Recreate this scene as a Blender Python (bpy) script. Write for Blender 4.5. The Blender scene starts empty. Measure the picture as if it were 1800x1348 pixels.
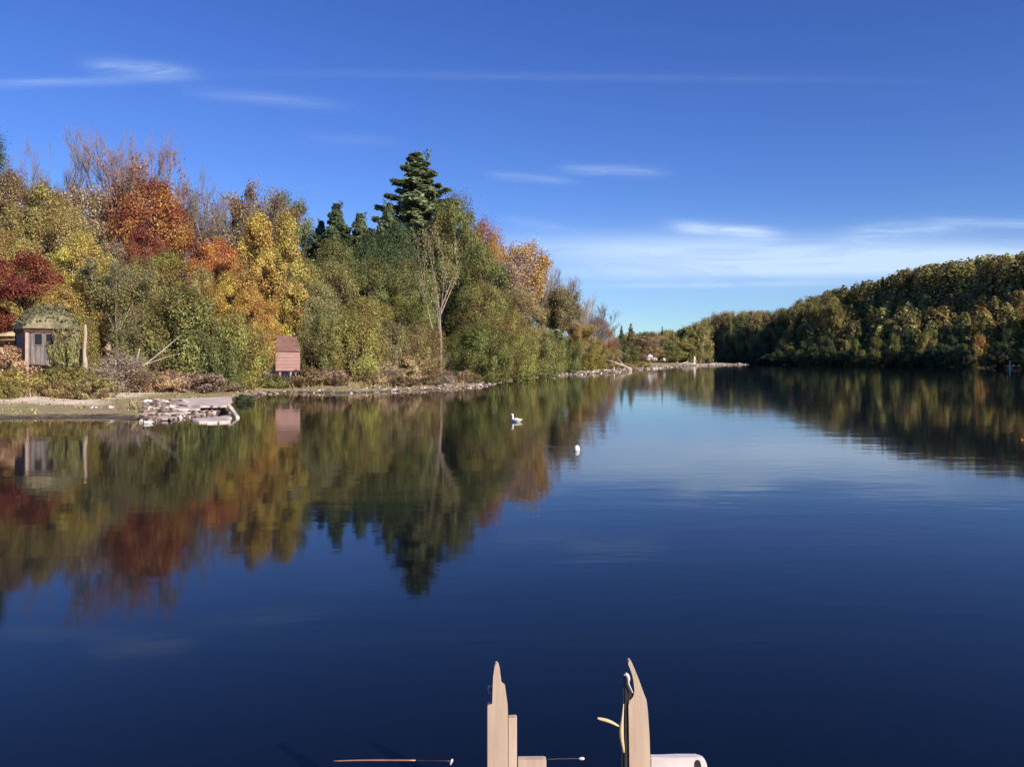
import bpy, bmesh, math, random
import numpy as np
from mathutils import Vector, Matrix, noise as mnoise

scene = bpy.context.scene
COL = scene.collection
F = 1386.0          # focal length in photograph pixels
CX, HY = 900.0, 630.0
CAM_H = 1.7

# ------------------------------------------------------------------ objects
def tag(o, label=None, cat=None, group=None, kind=None):
    if label: o['label'] = label
    if cat: o['category'] = cat
    if group: o['group'] = group
    if kind: o['kind'] = kind
    return o

def empty(name, loc=(0, 0, 0), rz=0.0):
    o = bpy.data.objects.new(name, None)
    o.empty_display_size = 0.3
    o.location = loc
    o.rotation_euler = (0, 0, rz)
    COL.objects.link(o)
    return o

def link(name, me, mat=None, parent=None):
    o = bpy.data.objects.new(name, me)
    COL.objects.link(o)
    if mat is not None and not me.materials:
        me.materials.append(mat)
    if parent is not None:
        o.parent = parent
    return o

class Acc:
    """collects quads"""
    def __init__(s):
        s.v, s.q, s.a, s.n = [], [], [], 0
    def add(s, V, Q, A=None):
        V = np.asarray(V, float); Q = np.asarray(Q, int)
        s.v.append(V); s.q.append(Q + s.n); s.n += len(V)
        s.a.append(np.zeros((len(Q), 2)) + 0.5 if A is None else A)
    def mesh(s, name, smooth=False):
        V = np.concatenate(s.v); Q = np.concatenate(s.q); A = np.concatenate(s.a)
        return quad_mesh(name, V, Q, A, smooth)

def quad_mesh(name, V, Q, A=None, smooth=False):
    me = bpy.data.meshes.new(name)
    me.vertices.add(len(V)); me.vertices.foreach_set('co', np.ascontiguousarray(V, np.float32).ravel())
    me.loops.add(len(Q) * 4); me.loops.foreach_set('vertex_index', np.ascontiguousarray(Q, np.int32).ravel())
    me.polygons.add(len(Q)); me.polygons.foreach_set('loop_start', np.arange(0, len(Q) * 4, 4, dtype=np.int32))
    me.update(calc_edges=True)
    if A is not None:
        for k, nm in enumerate(('leaf_var', 'clump_var')):
            at = me.attributes.new(nm, 'FLOAT', 'FACE')
            at.data.foreach_set('value', np.ascontiguousarray(A[:, k], np.float32))
    me.polygons.foreach_set('use_smooth', np.full(len(Q), smooth, bool))
    me.update()
    return me

def tube(acc, pts, radii, sides=5, A=None):
    pts = np.asarray(pts, float); n = len(pts)
    tang = np.gradient(pts, axis=0)
    tang /= np.linalg.norm(tang, axis=1)[:, None] + 1e-9
    ref = np.array([0.0, 0.0, 1.0]) if abs(tang[0][2]) < 0.8 else np.array([1.0, 0.0, 0.0])
    u = np.cross(tang, ref); u /= np.linalg.norm(u, axis=1)[:, None] + 1e-9
    w = np.cross(tang, u)
    ang = np.arange(sides) * 2 * math.pi / sides
    r = np.asarray(radii, float)[:, None, None]
    V = pts[:, None, :] + r * (np.cos(ang)[None, :, None] * u[:, None, :] + np.sin(ang)[None, :, None] * w[:, None, :])
    V = V.reshape(-1, 3)
    i, j = np.divmod(np.arange((n - 1) * sides), sides); k = (j + 1) % sides
    Q = np.stack([i * sides + j, i * sides + k, (i + 1) * sides + k, (i + 1) * sides + j], 1)
    acc.add(V, Q, A)

def rnd_dir(rng, n):
    v = rng.normal(size=(n, 3)); return v / (np.linalg.norm(v, axis=1)[:, None] + 1e-9)

def leaves(acc, rng, centres, size, cv, bias=None, stretch=1.6, axis=None):
    """small leaf quads at CENTRES with random attitude; bias = preferred outward normal"""
    n = len(centres)
    nor = rnd_dir(rng, n)
    if bias is not None:
        nor = nor * 0.6 + bias * 0.8
    nor += np.array([0, 0, 0.25])
    nor /= np.linalg.norm(nor, axis=1)[:, None] + 1e-9
    t = np.cross(nor, rnd_dir(rng, n))
    if axis is not None:
        ax = axis + rnd_dir(rng, n) * 0.45
        t = ax - nor * (ax * nor).sum(1)[:, None]
    t /= np.linalg.norm(t, axis=1)[:, None] + 1e-9
    b = np.cross(nor, t)
    s = size * rng.uniform(0.6, 1.35, n)[:, None]
    L = t * s * 0.5 * stretch; B = b * s * 0.5
    V = np.stack([centres - L, centres - B + nor * s * 0.08, centres + L, centres + B + nor * s * 0.08], 1).reshape(-1, 3)
    Q = np.arange(n * 4).reshape(n, 4)
    A = np.stack([rng.uniform(0, 1, n), cv], 1)
    acc.add(V, Q, A)

# ------------------------------------------------------------------ materials
def new_mat(name):
    m = bpy.data.materials.new(name); m.use_nodes = True
    nt = m.node_tree; nt.nodes.clear()
    out = nt.nodes.new('ShaderNodeOutputMaterial')
    return m, nt, out

def N(nt, typ, **kw):
    n = nt.nodes.new(typ)
    for k, v in kw.items(): setattr(n, k, v)
    return n

def math_n(nt, op, a, b=None, c=None, clamp=False):
    n = nt.nodes.new('ShaderNodeMath'); n.operation = op; n.use_clamp = clamp
    for i, x in enumerate((a, b, c)):
        if x is None: continue
        if isinstance(x, (int, float)): n.inputs[i].default_value = x
        else: nt.links.new(x, n.inputs[i])
    return n.outputs[0]

def mix_c(nt, fac, a, b, mode='MIX'):
    n = nt.nodes.new('ShaderNodeMix'); n.data_type = 'RGBA'; n.blend_type = mode
    for sock, x in ((n.inputs[0], fac), (n.inputs[6], a), (n.inputs[7], b)):
        if isinstance(x, (int, float)): sock.default_value = x
        elif isinstance(x, tuple): sock.default_value = (*x, 1) if len(x) == 3 else x
        else: nt.links.new(x, sock)
    return n.outputs[2]

def noise_n(nt, scale, detail=4, rough=0.6, vec=None, dist=0.0):
    n = nt.nodes.new('ShaderNodeTexNoise')
    n.inputs['Scale'].default_value = scale; n.inputs['Detail'].default_value = detail
    n.inputs['Roughness'].default_value = rough; n.inputs['Distortion'].default_value = dist
    if vec is not None: nt.links.new(vec, n.inputs['Vector'])
    return n.outputs['Fac']

def ramp(nt, fac, stops):
    n = nt.nodes.new('ShaderNodeValToRGB')
    el = n.color_ramp.elements
    while len(el) < len(stops): el.new(0.5)
    for e, (p, c) in zip(el, stops):
        e.position = p; e.color = (*c, 1)
    nt.links.new(fac, n.inputs[0])
    return n.outputs[0]

def mapping(nt, vec, scale=(1, 1, 1), rot=(0, 0, 0)):
    n = nt.nodes.new('ShaderNodeMapping')
    n.inputs['Scale'].default_value = scale; n.inputs['Rotation'].default_value = rot
    nt.links.new(vec, n.inputs['Vector'])
    return n.outputs[0]

def make_leaf_mat(name, translucent=0.42):
    m, nt, out = new_mat(name)
    oi = N(nt, 'ShaderNodeObjectInfo')
    lv = N(nt, 'ShaderNodeAttribute', attribute_name='leaf_var').outputs['Fac']
    cv = N(nt, 'ShaderNodeAttribute', attribute_name='clump_var').outputs['Fac']
    hs = N(nt, 'ShaderNodeHueSaturation')
    h1 = math_n(nt, 'MULTIPLY_ADD', lv, 0.05, 0.475)
    h2 = math_n(nt, 'MULTIPLY_ADD', cv, 0.062, -0.033)
    h3 = math_n(nt, 'MULTIPLY_ADD', oi.outputs['Random'], 0.02, -0.01)
    nt.links.new(math_n(nt, 'ADD', math_n(nt, 'ADD', h1, h2), h3), hs.inputs['Hue'])
    nt.links.new(math_n(nt, 'MULTIPLY_ADD', lv, -0.28, 1.12), hs.inputs['Saturation'])
    v1 = math_n(nt, 'MULTIPLY_ADD', math_n(nt, 'POWER', lv, 2.0), 0.95, 0.64)
    v2 = math_n(nt, 'MULTIPLY_ADD', cv, 0.5, 0.76)
    nt.links.new(math_n(nt, 'MULTIPLY', v1, v2), hs.inputs['Value'])
    nt.links.new(oi.outputs['Color'], hs.inputs['Color'])
    d = N(nt, 'ShaderNodeBsdfDiffuse'); t = N(nt, 'ShaderNodeBsdfTranslucent')
    g = N(nt, 'ShaderNodeBsdfGlossy'); g.inputs['Roughness'].default_value = 0.45
    nt.links.new(hs.outputs[0], d.inputs[0]); nt.links.new(hs.outputs[0], t.inputs[0])
    ms = N(nt, 'ShaderNodeMixShader'); ms.inputs[0].default_value = translucent
    nt.links.new(d.outputs[0], ms.inputs[1]); nt.links.new(t.outputs[0], ms.inputs[2])
    m2 = N(nt, 'ShaderNodeMixShader'); m2.inputs[0].default_value = 0.008
    nt.links.new(ms.outputs[0], m2.inputs[1]); nt.links.new(g.outputs[0], m2.inputs[2])
    nt.links.new(m2.outputs[0], out.inputs[0])
    return m

def make_bark_mat(name):
    """bark takes its tone from the object's own colour"""
    m, nt, out = new_mat(name)
    oi = N(nt, 'ShaderNodeObjectInfo')
    tc = N(nt, 'ShaderNodeTexCoord')
    nz = noise_n(nt, 9.0, 5, 0.7, mapping(nt, tc.outputs['Object'], (1, 1, 0.25)))
    c = mix_c(nt, nz, (0.45, 0.45, 0.45), (1.5, 1.45, 1.4))
    col = mix_c(nt, 1.0, oi.outputs['Color'], c, 'MULTIPLY')
    p = N(nt, 'ShaderNodeBsdfPrincipled'); p.inputs['Roughness'].default_value = 0.9
    nt.links.new(col, p.inputs['Base Color'])
    b = N(nt, 'ShaderNodeBump'); b.inputs['Strength'].default_value = 0.6; b.inputs['Distance'].default_value = 0.03
    nt.links.new(nz, b.inputs['Height']); nt.links.new(b.outputs[0], p.inputs['Normal'])
    nt.links.new(p.outputs[0], out.inputs[0])
    return m

def simple_mat(name, c1, c2, scale=4.0, rough=0.8, stretch=(1, 1, 1), bump=0.3, bdist=0.01, metallic=0.0, detail=5, spec=0.3):
    m, nt, out = new_mat(name)
    tc = N(nt, 'ShaderNodeTexCoord')
    v = mapping(nt, tc.outputs['Object'], stretch)
    nz = noise_n(nt, scale, detail, 0.65, v)
    n2 = noise_n(nt, scale * 0.23, 3, 0.6, v)
    f = math_n(nt, 'ADD', math_n(nt, 'MULTIPLY', nz, 0.6), math_n(nt, 'MULTIPLY', n2, 0.4))
    col = ramp(nt, f, [(0.36, c1), (0.62, c2)])
    p = N(nt, 'ShaderNodeBsdfPrincipled')
    p.inputs['Roughness'].default_value = rough; p.inputs['Metallic'].default_value = metallic
    p.inputs['Specular IOR Level'].default_value = spec
    nt.links.new(col, p.inputs['Base Color'])
    b = N(nt, 'ShaderNodeBump'); b.inputs['Strength'].default_value = bump; b.inputs['Distance'].default_value = bdist
    nt.links.new(nz, b.inputs['Height']); nt.links.new(b.outputs[0], p.inputs['Normal'])
    nt.links.new(p.outputs[0], out.inputs[0])
    return m

LEAF = make_leaf_mat('leaf_blades')
NEEDLE = make_leaf_mat('needle_sprays', 0.3)
BARK = make_bark_mat('bark_tone')

# ------------------------------------------------------------------ shoreline and terrain
LAKE = [(-60, -40), (-60, 0), (-40, 12), (-24, 20), (-14.5, 22.4), (-12.1, 22.6), (-10.3, 21.6), (-9.9, 23.5), (-10.4, 27), (-11.2, 31.0), (-11.4, 36), (-11.3, 39), (-8.2, 38.3),
        (-5.9, 40.6), (-3.8, 43.5), (-1.7, 47), (-1.3, 56), (0.6, 66), (3.2, 73.6), (7, 83), (12.2, 94), (17, 112), (23.6, 131), (32, 157), (41.8, 181),
        (52, 198), (63.5, 213.2), (63.8, 214.4), (52, 206.5), (47, 214), (44, 240), (46, 290), (56, 322), (68, 322), (75, 290), (74, 235), (79, 181), (85, 131),
        (94, 90), (106, 50), (114, 0), (112, -40), (40, -60)]
LK = np.array(LAKE, float)
N_LEFT = 31      # lake edges up to here belong to the left bank

LKB = np.roll(LK, -1, 0); LAB = LKB - LK; LL2 = (LAB ** 2).sum(1)
def shore_one(x, y):
    ax = x - LK[:, 0]; ay = y - LK[:, 1]
    t = np.minimum(np.maximum((ax * LAB[:, 0] + ay * LAB[:, 1]) / LL2, 0), 1)
    d2 = (ax - t * LAB[:, 0]) ** 2 + (ay - t * LAB[:, 1]) ** 2
    i = int(d2.argmin())
    c = ((LK[:, 1] > y) != (LKB[:, 1] > y))
    with np.errstate(divide='ignore', invalid='ignore'):
        xi = LAB[:, 0] * ay / LAB[:, 1] + LK[:, 0]
    inside = bool((c & (x < xi)).sum() % 2)
    d = math.sqrt(d2[i])
    return np.array([-d if inside else d]), np.array([1 if i >= N_LEFT + 3 else 0])

def shore_sd(X, Y):
    if np.size(X) == 1: return shore_one(float(np.ravel(X)[0]), float(np.ravel(Y)[0]))
    return shore_many(X, Y)

def shore_many(X, Y):
    """signed distance to the waterline, positive on land, and which side (1 right bank)"""
    X = np.asarray(X, float); Y = np.asarray(Y, float)
    P = np.stack([X, Y], -1)
    best = np.full(X.shape, 1e9); side = np.zeros(X.shape, int); inside = np.zeros(X.shape, bool)
    n = len(LK)
    for i in range(n):
        a, b = LK[i], LK[(i + 1) % n]
        ab = b - a
        t = np.clip(((P - a) @ ab) / (ab @ ab), 0, 1)
        d = np.linalg.norm(P - (a + t[..., None] * ab), axis=-1)
        m = d < best
        best = np.where(m, d, best); side = np.where(m, 1 if i >= N_LEFT + 3 else 0, side)
        cond = ((a[1] > Y) != (b[1] > Y))
        xint = (b[0] - a[0]) * (Y - a[1]) / ((b[1] - a[1]) if b[1] != a[1] else 1e-9) + a[0]
        inside ^= cond & (X < xint)
    return np.where(inside, -best, best), side

def sst(x):
    x = np.clip(x, 0, 1); return x * x * (3 - 2 * x)

def vnoise(X, Y, s, seed=0):
    """cheap smooth noise from sines"""
    return (np.sin(X * 1.7 / s + seed) * np.cos(Y * 1.3 / s + seed * 2.1) + np.sin(X * 0.9 / s + Y * 1.9 / s + seed * 0.7) + np.cos(X * 2.9 / s - Y * 2.3 / s + seed) * 0.5) / 2.5

def ground(X, Y):
    X = np.asarray(X, float); Y = np.asarray(Y, float)
    wob = 0.35 * vnoise(X, Y, 1.1, 1.0) + 0.5 * vnoise(X, Y, 4.0, 2.0)
    s, side = shore_sd(X, Y)
    fade = np.clip(Y / 30, 0.4, 1.6)
    s = s + wob * np.clip(fade, 0, 1.2) * 0.6
    # left bank: mud edge, flat lawn, then a bank into the wood
    lawn = np.where(X < -11.6, 6.5 - 0.0 * X, 1.6)
    lawn = np.where(Y > 80, 5.0, lawn)
    far = sst((Y - 120) / 40)
    hl = 0.13 * sst(s / 1.0) + 0.025 * np.clip(s, 0, 12) + (np.where(X < -11.6, 0.75, 0.32) * (1 - 0.6 * far)) * sst((s - lawn) / 2.6) + (0.05 + 0.06 * sst((s - 14) / 10)) * np.clip(s - lawn - 1, 0, 70) * (1 - 0.65 * far)
    # right bank: a wooded hill
    cap = 12.5 - 3.0 * sst((Y - 190) / 90)
    hr = 0.12 * sst(s / 1.5) + cap * sst(np.clip(s, 0, 60) / (46 - 18 * sst((Y - 190) / 60))) + 0.02 * np.clip(s, 0, 200)
    h = np.where(side == 1, hr, hl) + 0.05 * vnoise(X, Y, 0.7, 5) * sst(s / 2) * (1 + s / 20)
    bed = -np.clip(-s * 0.22, 0, 1.6) - 0.02
    return np.where(s > 0, h, bed)

def gz(x, y):
    return float(ground(np.array([x]), np.array([y]))[0])

def build_ground():
    ang = np.concatenate([np.linspace(-180, -42, 60, endpoint=False), np.linspace(-42, 42, 420, endpoint=False), np.linspace(42, 180, 61)[:-1]])
    ang = np.radians(ang)
    rad = np.concatenate([np.linspace(0.5, 18, 20, endpoint=False), np.linspace(18, 62, 170, endpoint=False), np.geomspace(62, 420, 110, endpoint=False), np.geomspace(420, 4000, 20)])
    A, R = np.meshgrid(ang, rad)
    X = R * np.sin(A); Y = R * np.cos(A)
    Z = ground(X, Y)
    Z = np.where(R > 500, Z * np.clip((1200 - R) / 700, 0.3, 1), Z)
    V = np.stack([X, Y, Z], -1).reshape(-1, 3)
    nr, na = X.shape
    i, j = np.meshgrid(np.arange(nr - 1), np.arange(na), indexing='ij')
    k = (j + 1) % na
    Q = np.stack([i * na + j, i * na + k, (i + 1) * na + k, (i + 1) * na + j], -1).reshape(-1, 4)[:, ::-1]
    me = quad_mesh('ground', V, Q, None, True)
    S_, _ = shore_many(X, Y)
    sand = np.where((X < -9.5) & (Y < 60), sst((S_ - 2.9 + 0.5 * vnoise(X, Y, 1.5, 4)) / 1.2) * (1 - sst((S_ - 8.2) / 1.2)), 0).reshape(-1)
    at = me.attributes.new('sand', 'FLOAT', 'POINT'); at.data.foreach_set('value', sand.astype(np.float32))
    m, nt, out = new_mat('bank_soil_and_turf')
    g = N(nt, 'ShaderNodeNewGeometry'); sep = N(nt, 'ShaderNodeSeparateXYZ')
    nt.links.new(g.outputs['Position'], sep.inputs[0])
    pos = g.outputs['Position']
    n1 = noise_n(nt, 0.35, 5, 0.65, pos); n2 = noise_n(nt, 3.5, 6, 0.7, pos); n3 = noise_n(nt, 14, 3, 0.6, pos)
    turf = ramp(nt, n2, [(0.3, (0.20, 0.19, 0.085)), (0.5, (0.32, 0.28, 0.14)), (0.7, (0.46, 0.38, 0.22))])
    dry = ramp(nt, n3, [(0.3, (0.2, 0.13, 0.07)), (0.7, (0.48, 0.36, 0.24))])
    base = mix_c(nt, math_n(nt, 'MULTIPLY_ADD', n1, 4.0, -1.75, True), turf, dry)
    litter = ramp(nt, n2, [(0.3, (0.05, 0.035, 0.02)), (0.55, (0.16, 0.09, 0.045)), (0.75, (0.26, 0.16, 0.08))])
    h = math_n(nt, 'ADD', sep.outputs[2], math_n(nt, 'MULTIPLY_ADD', n2, 0.3, -0.15))
    base = mix_c(nt, math_n(nt, 'MULTIPLY_ADD', h, 1.6, -0.8, True), base, litter)
    sa = N(nt, 'ShaderNodeAttribute', attribute_name='sand').outputs['Fac']
    sandc = ramp(nt, n3, [(0.3, (0.66, 0.52, 0.38)), (0.7, (0.82, 0.68, 0.53))])
    base = mix_c(nt, math_n(nt, 'MULTIPLY', sa, math_n(nt, 'MULTIPLY_ADD', n2, 2.0, 0.05, True)), base, sandc)
    mud = ramp(nt, n2, [(0.35, (0.05, 0.038, 0.03)), (0.65, (0.18, 0.14, 0.105))])
    h2 = math_n(nt, 'ADD', sep.outputs[2], math_n(nt, 'MULTIPLY_ADD', n2, 0.10, -0.05))
    base = mix_c(nt, math_n(nt, 'MULTIPLY_ADD', h2, 18.0, -0.75, True), mud, base)
    p = N(nt, 'ShaderNodeBsdfPrincipled'); p.inputs['Roughness'].default_value = 0.95; p.inputs['Specular IOR Level'].default_value = 0.1
    nt.links.new(base, p.inputs['Base Color'])
    b = N(nt, 'ShaderNodeBump'); b.inputs['Strength'].default_value = 0.8; b.inputs['Distance'].default_value = 0.06
    nt.links.new(math_n(nt, 'ADD', n2, math_n(nt, 'MULTIPLY', n3, 0.4)), b.inputs['Height']); nt.links.new(b.outputs[0], p.inputs['Normal'])
    nt.links.new(p.outputs[0], out.inputs[0])
    tag(link('ground', me, m), 'lake bed, muddy banks and the wooded hill ground', kind='structure')

def build_water():
    xs = np.array([-62, 118.0]); ys = np.array([-62, 326.0])
    V = [(xs[0], ys[0], 0), (xs[1], ys[0], 0), (xs[1], ys[1], 0), (xs[0], ys[1], 0)]
    me = quad_mesh('water', np.array(V, float), np.array([[0, 1, 2, 3]]))
    m, nt, out = new_mat('still_lake_water')
    g = N(nt, 'ShaderNodeNewGeometry'); pos = g.outputs['Position']
    big = noise_n(nt, 1.0, 3, 0.55, mapping(nt, pos, (0.55, 1.3, 1)), 0.4)
    fine = noise_n(nt, 1.0, 2, 0.5, mapping(nt, pos, (2.2, 5.5, 1)))
    # breeze patches: the ripples come and go over the lake
    patch = noise_n(nt, 1.0, 4, 0.6, mapping(nt, pos, (0.03, 0.07, 1)), 0.5)
    amp = math_n(nt, 'MULTIPLY_ADD', math_n(nt, 'MULTIPLY_ADD', patch, 4.0, -1.7, True), 0.95, 0.25)
    hgt = math_n(nt, 'MULTIPLY', math_n(nt, 'ADD', big, math_n(nt, 'MULTIPLY', fine, 0.16)), amp)
    b = N(nt, 'ShaderNodeBump'); b.inputs['Strength'].default_value = 1.0; b.inputs['Distance'].default_value = WATER_BUMP
    nt.links.new(hgt, b.inputs['Height'])
    p = N(nt, 'ShaderNodeBsdfPrincipled')
    p.inputs['Base Color'].default_value = (0.0025, 0.004, 0.008, 1)
    p.inputs['Roughness'].default_value = 0.05; p.inputs['IOR'].default_value = 1.333
    nt.links.new(b.outputs[0], p.inputs['Normal'])
    nt.links.new(p.outputs[0], out.inputs[0])
    tag(link('water', me, m), 'calm dark blue lake mirroring wood and sky', kind='structure')
WATER_BUMP = 0.0055

# ------------------------------------------------------------------ plant templates: (trunk mesh, crown mesh, height, width)
def poly_branch(rng, p, d, length, nseg, wob, up=0.0):
    pts = [np.array(p, float)]; d = np.array(d, float); d /= np.linalg.norm(d)
    for i in range(nseg):
        d = d + rng.normal(size=3) * wob + np.array([0, 0, up])
        d /= np.linalg.norm(d)
        pts.append(pts[-1] + d * length / nseg)
    return np.array(pts)

def at_len(pts, t):
    k = t * (len(pts) - 1); i = min(int(k), len(pts) - 2)
    f = k - i
    return pts[i] * (1 - f) + pts[i + 1] * f, pts[i + 1] - pts[i]

def tilt(rng, d, ang):
    d = d / (np.linalg.norm(d) + 1e-9)
    r = np.cross(d, rng.normal(size=3)); r /= np.linalg.norm(r) + 1e-9
    return d * math.cos(ang) + r * math.sin(ang)

def tpl_leafy(seed, kind, H=10.0, W=7.0, n_clump=110, per=120, leaf=0.17, fill=1.0):
    rng = np.random.default_rng(seed)
    tr, cr = Acc(), Acc()
    z0 = {'broad': 0.16, 'bush': 0.0, 'column': 0.06, 'oak': 0.22}[kind]
    def prof(t):
        if kind == 'bush':
            return np.sqrt(np.clip(1 - ((t - 0.32) / 0.68) ** 2, 0, 1)) * np.where(t < 0.32, 0.8 + 0.2 * t / 0.32, 1)
        if kind == 'column':
            return np.clip(1.15 * np.sin(np.clip(t, 0, 1) * math.pi) ** 0.6 * (1 - 0.35 * t), 0, 1)
        return np.sqrt(np.clip(1 - (np.where(t < 0.42, (t - 0.42) / 0.5, (t - 0.42) / 0.58)) ** 2, 0, 1))
    # lumpy outline: a handful of lobes
    lob_d = rnd_dir(rng, 9); lob_a = rng.uniform(-0.28, 0.30, 9)
    cs = []
    while len(cs) < n_clump:
        t = rng.uniform(0.02, 1.0); a = rng.uniform(0, 2 * math.pi)
        rr = prof(np.array(t)) * (rng.uniform(0.12, 1) ** 0.45)
        v = np.array([math.cos(a) * rr, math.sin(a) * rr, t * 2 - 1])
        vn = v / (np.linalg.norm(v) + 1e-6)
        k = 1 + float((lob_a * np.exp(-((1 - lob_d @ vn) / 0.18))).sum())
        cs.append((math.cos(a) * rr * W / 2 * k, math.sin(a) * rr * W / 2 * k, z0 * H + t * (1 - z0) * H * 0.95 * (0.9 + 0.1 * k)))
    cs = np.array(cs)
    # trunk(s) and limbs
    stems = 1 if kind in ('broad', 'column', 'oak') else 5
    trunks = []
    for k in range(stems):
        base = np.array([0, 0, -0.3]) if stems == 1 else np.array([rng.normal() * 0.35, rng.normal() * 0.35, -0.3])
        d = np.array([0, 0, 1.0]) if stems == 1 else np.array([rng.normal() * 0.45, rng.normal() * 0.45, 1.0])
        L = H * (0.86 if stems == 1 else rng.uniform(0.55, 0.8))
        pts = poly_branch(rng, base, d, L, 9, 0.06, 0.05)
        r = (0.024 if stems == 1 else 0.011) * H * np.linspace(1, 0.12, 10) * rng.uniform(0.85, 1.15)
        r[0] *= 1.4
        tube(tr, pts, r, 7)
        trunks.append(pts)
    for c in cs[:: max(1, len(cs) // 55)]:
        pts = trunks[rng.integers(len(trunks))]
        tz = np.clip((c[2] - 0.28 * H * rng.uniform(0.5, 1.1)) / (0.86 * H), 0.12, 0.93)
        p, d = at_len(pts, float(tz))
        mid = (p + c) / 2 + np.array([0, 0, -0.04 * H]) + rng.normal(size=3) * 0.12
        tube(tr, np.array([p, mid, c]), [0.0065 * H, 0.004 * H, 0.0012 * H], 4)
    # leaves
    mid = np.array([0, 0, z0 * H + 0.4 * H])
    for c in cs:
        m = int(per * rng.uniform(0.55, 1.4) * fill)
        rc = W * rng.uniform(0.085, 0.15) * (1.15 if kind == 'column' else 1)
        off = rnd_dir(rng, m) * (rng.uniform(0, 1, m) ** 0.5)[:, None] * rc
        if kind == 'bush':      # upswept plumes
            off *= np.array([0.75, 0.75, 1.55])
            hz = np.array([c[0], c[1], 0]) / (W / 2)
            off += hz * off[:, 2:3] * 0.55
        else:
            off[:, 2] *= 0.95
            off[:, 2] -= 0.2 * rc * (off[:, 0] ** 2 + off[:, 1] ** 2) / rc ** 2
        P = c + off
        P[:, 2] = np.maximum(P[:, 2], 0.03)
        out = (c - mid); out /= np.linalg.norm(out) + 1e-6
        bias = off / (rc + 1e-6) * 0.7 + out * 0.6
        leaves(cr, rng, P, leaf, np.clip(np.full(m, rng.uniform(0, 1)) + rng.normal(size=m) * 0.16, 0, 1), bias, 2.3 if kind == 'bush' else 1.7, (np.array([c[0], c[1], 0]) / W * 1.2 + np.array([0, 0, 1.0])) * np.ones((m, 1)) if kind == 'bush' else None)
    # stray sprays that break the outline
    m = int(n_clump * 16)
    P = cs[rng.integers(len(cs), size=m)] * np.array([1.0, 1.0, 1.0]) + rng.normal(size=(m, 3)) * W * np.array([0.085, 0.085, 0.10])
    P[:, 2] = np.clip(P[:, 2], 0.02, H)
    leaves(cr, rng, P, leaf * 0.9, rng.uniform(0, 1, m))
    return tr, cr, H, W

def tpl_bare(seed, H=16.0, W=8.0, limbs=8, leafy=0.0, leaf=0.16, stick=False, tw=1.0, low=0.0, per=(3, 9), twigs=None):
    """leafless fan of ascending limbs and twigs; leafy > 0 hangs leaves low in the crown"""
    rng = np.random.default_rng(seed)
    tr, cr = Acc(), Acc()
    trunk = poly_branch(rng, (0, 0, -0.3), (0, 0, 1), H * 0.9, 10, 0.05, 0.06)
    tube(tr, trunk, 0.017 * H * np.linspace(1, 0.05, 11), 7)
    tips = []
    def sub(pts, r, level, L):
        nb = (twigs or ((0, 5, 7, 7) if not stick else (0, 2, 4, 3)))[level]
        for _ in range(nb):
            t = rng.uniform(0.25, 0.98)
            p, d = at_len(pts, t)
            dd = tilt(rng, d, rng.uniform(0.3, 0.68)); dd[2] += 0.22
            l = L * rng.uniform(0.3, 0.55) * (1.15 - 0.45 * t)
            bp = poly_branch(rng, p, dd, l, 4, 0.14, 0.12)
            tube(tr, bp, np.linspace(max(r * 0.5, 0.010 * tw), 0.008 * tw, 5), 3)
            tips.append((bp, level))
            if level > 1: sub(bp, r * 0.55, level - 1, l * 1.25)
    for k in range(limbs):
        t = rng.uniform(0.14, 0.5) if not stick else rng.uniform(0.3, 0.9)
        p, d = at_len(trunk, t)
        a = k * 2.399 + rng.normal() * 0.3
        lean = 0.12 + 0.75 * rng.uniform(0, 1) ** 0.6
        dd = np.array([math.cos(a) * lean, math.sin(a) * lean, 1.0])
        L = (H * rng.uniform(0.86, 1.0) - p[2]) * (1.0 if not stick else 0.35)
        bp = poly_branch(rng, p, dd, L * (1.02 - 0.22 * lean), 7, 0.05, 0.055)
        over = np.linalg.norm(bp[:, :2], axis=1).max() / (W / 2)
        if over > 1: bp[:, :2] /= over
        r = 0.006 * H * rng.uniform(0.8, 1.2)
        tube(tr, bp, np.linspace(r, 0.012 * tw, 8), 5)
        tips.append((bp, 4))
        sub(bp, r * 0.75, 3, L * 0.75)
    sub(trunk, 0.006 * H, 2, H * 0.45)
    if leafy > 0:
        for bp, lv in tips:
            for p in bp[1:]:
                if p[2] < low * H: continue
                if p[2] < H * leafy * rng.uniform(0.7, 1.15) and rng.uniform() < 0.8:
                    m = rng.integers(*per)
                    leaves(cr, rng, p + rng.normal(size=(m, 3)) * 0.28, leaf, rng.uniform(0, 1) * np.ones(m))
                elif rng.uniform() < 0.06:
                    leaves(cr, rng, p + rng.normal(size=(3, 3)) * 0.2, leaf, rng.uniform(0, 1) * np.ones(3))
    return tr, (cr if cr.n else None), H, W

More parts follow.
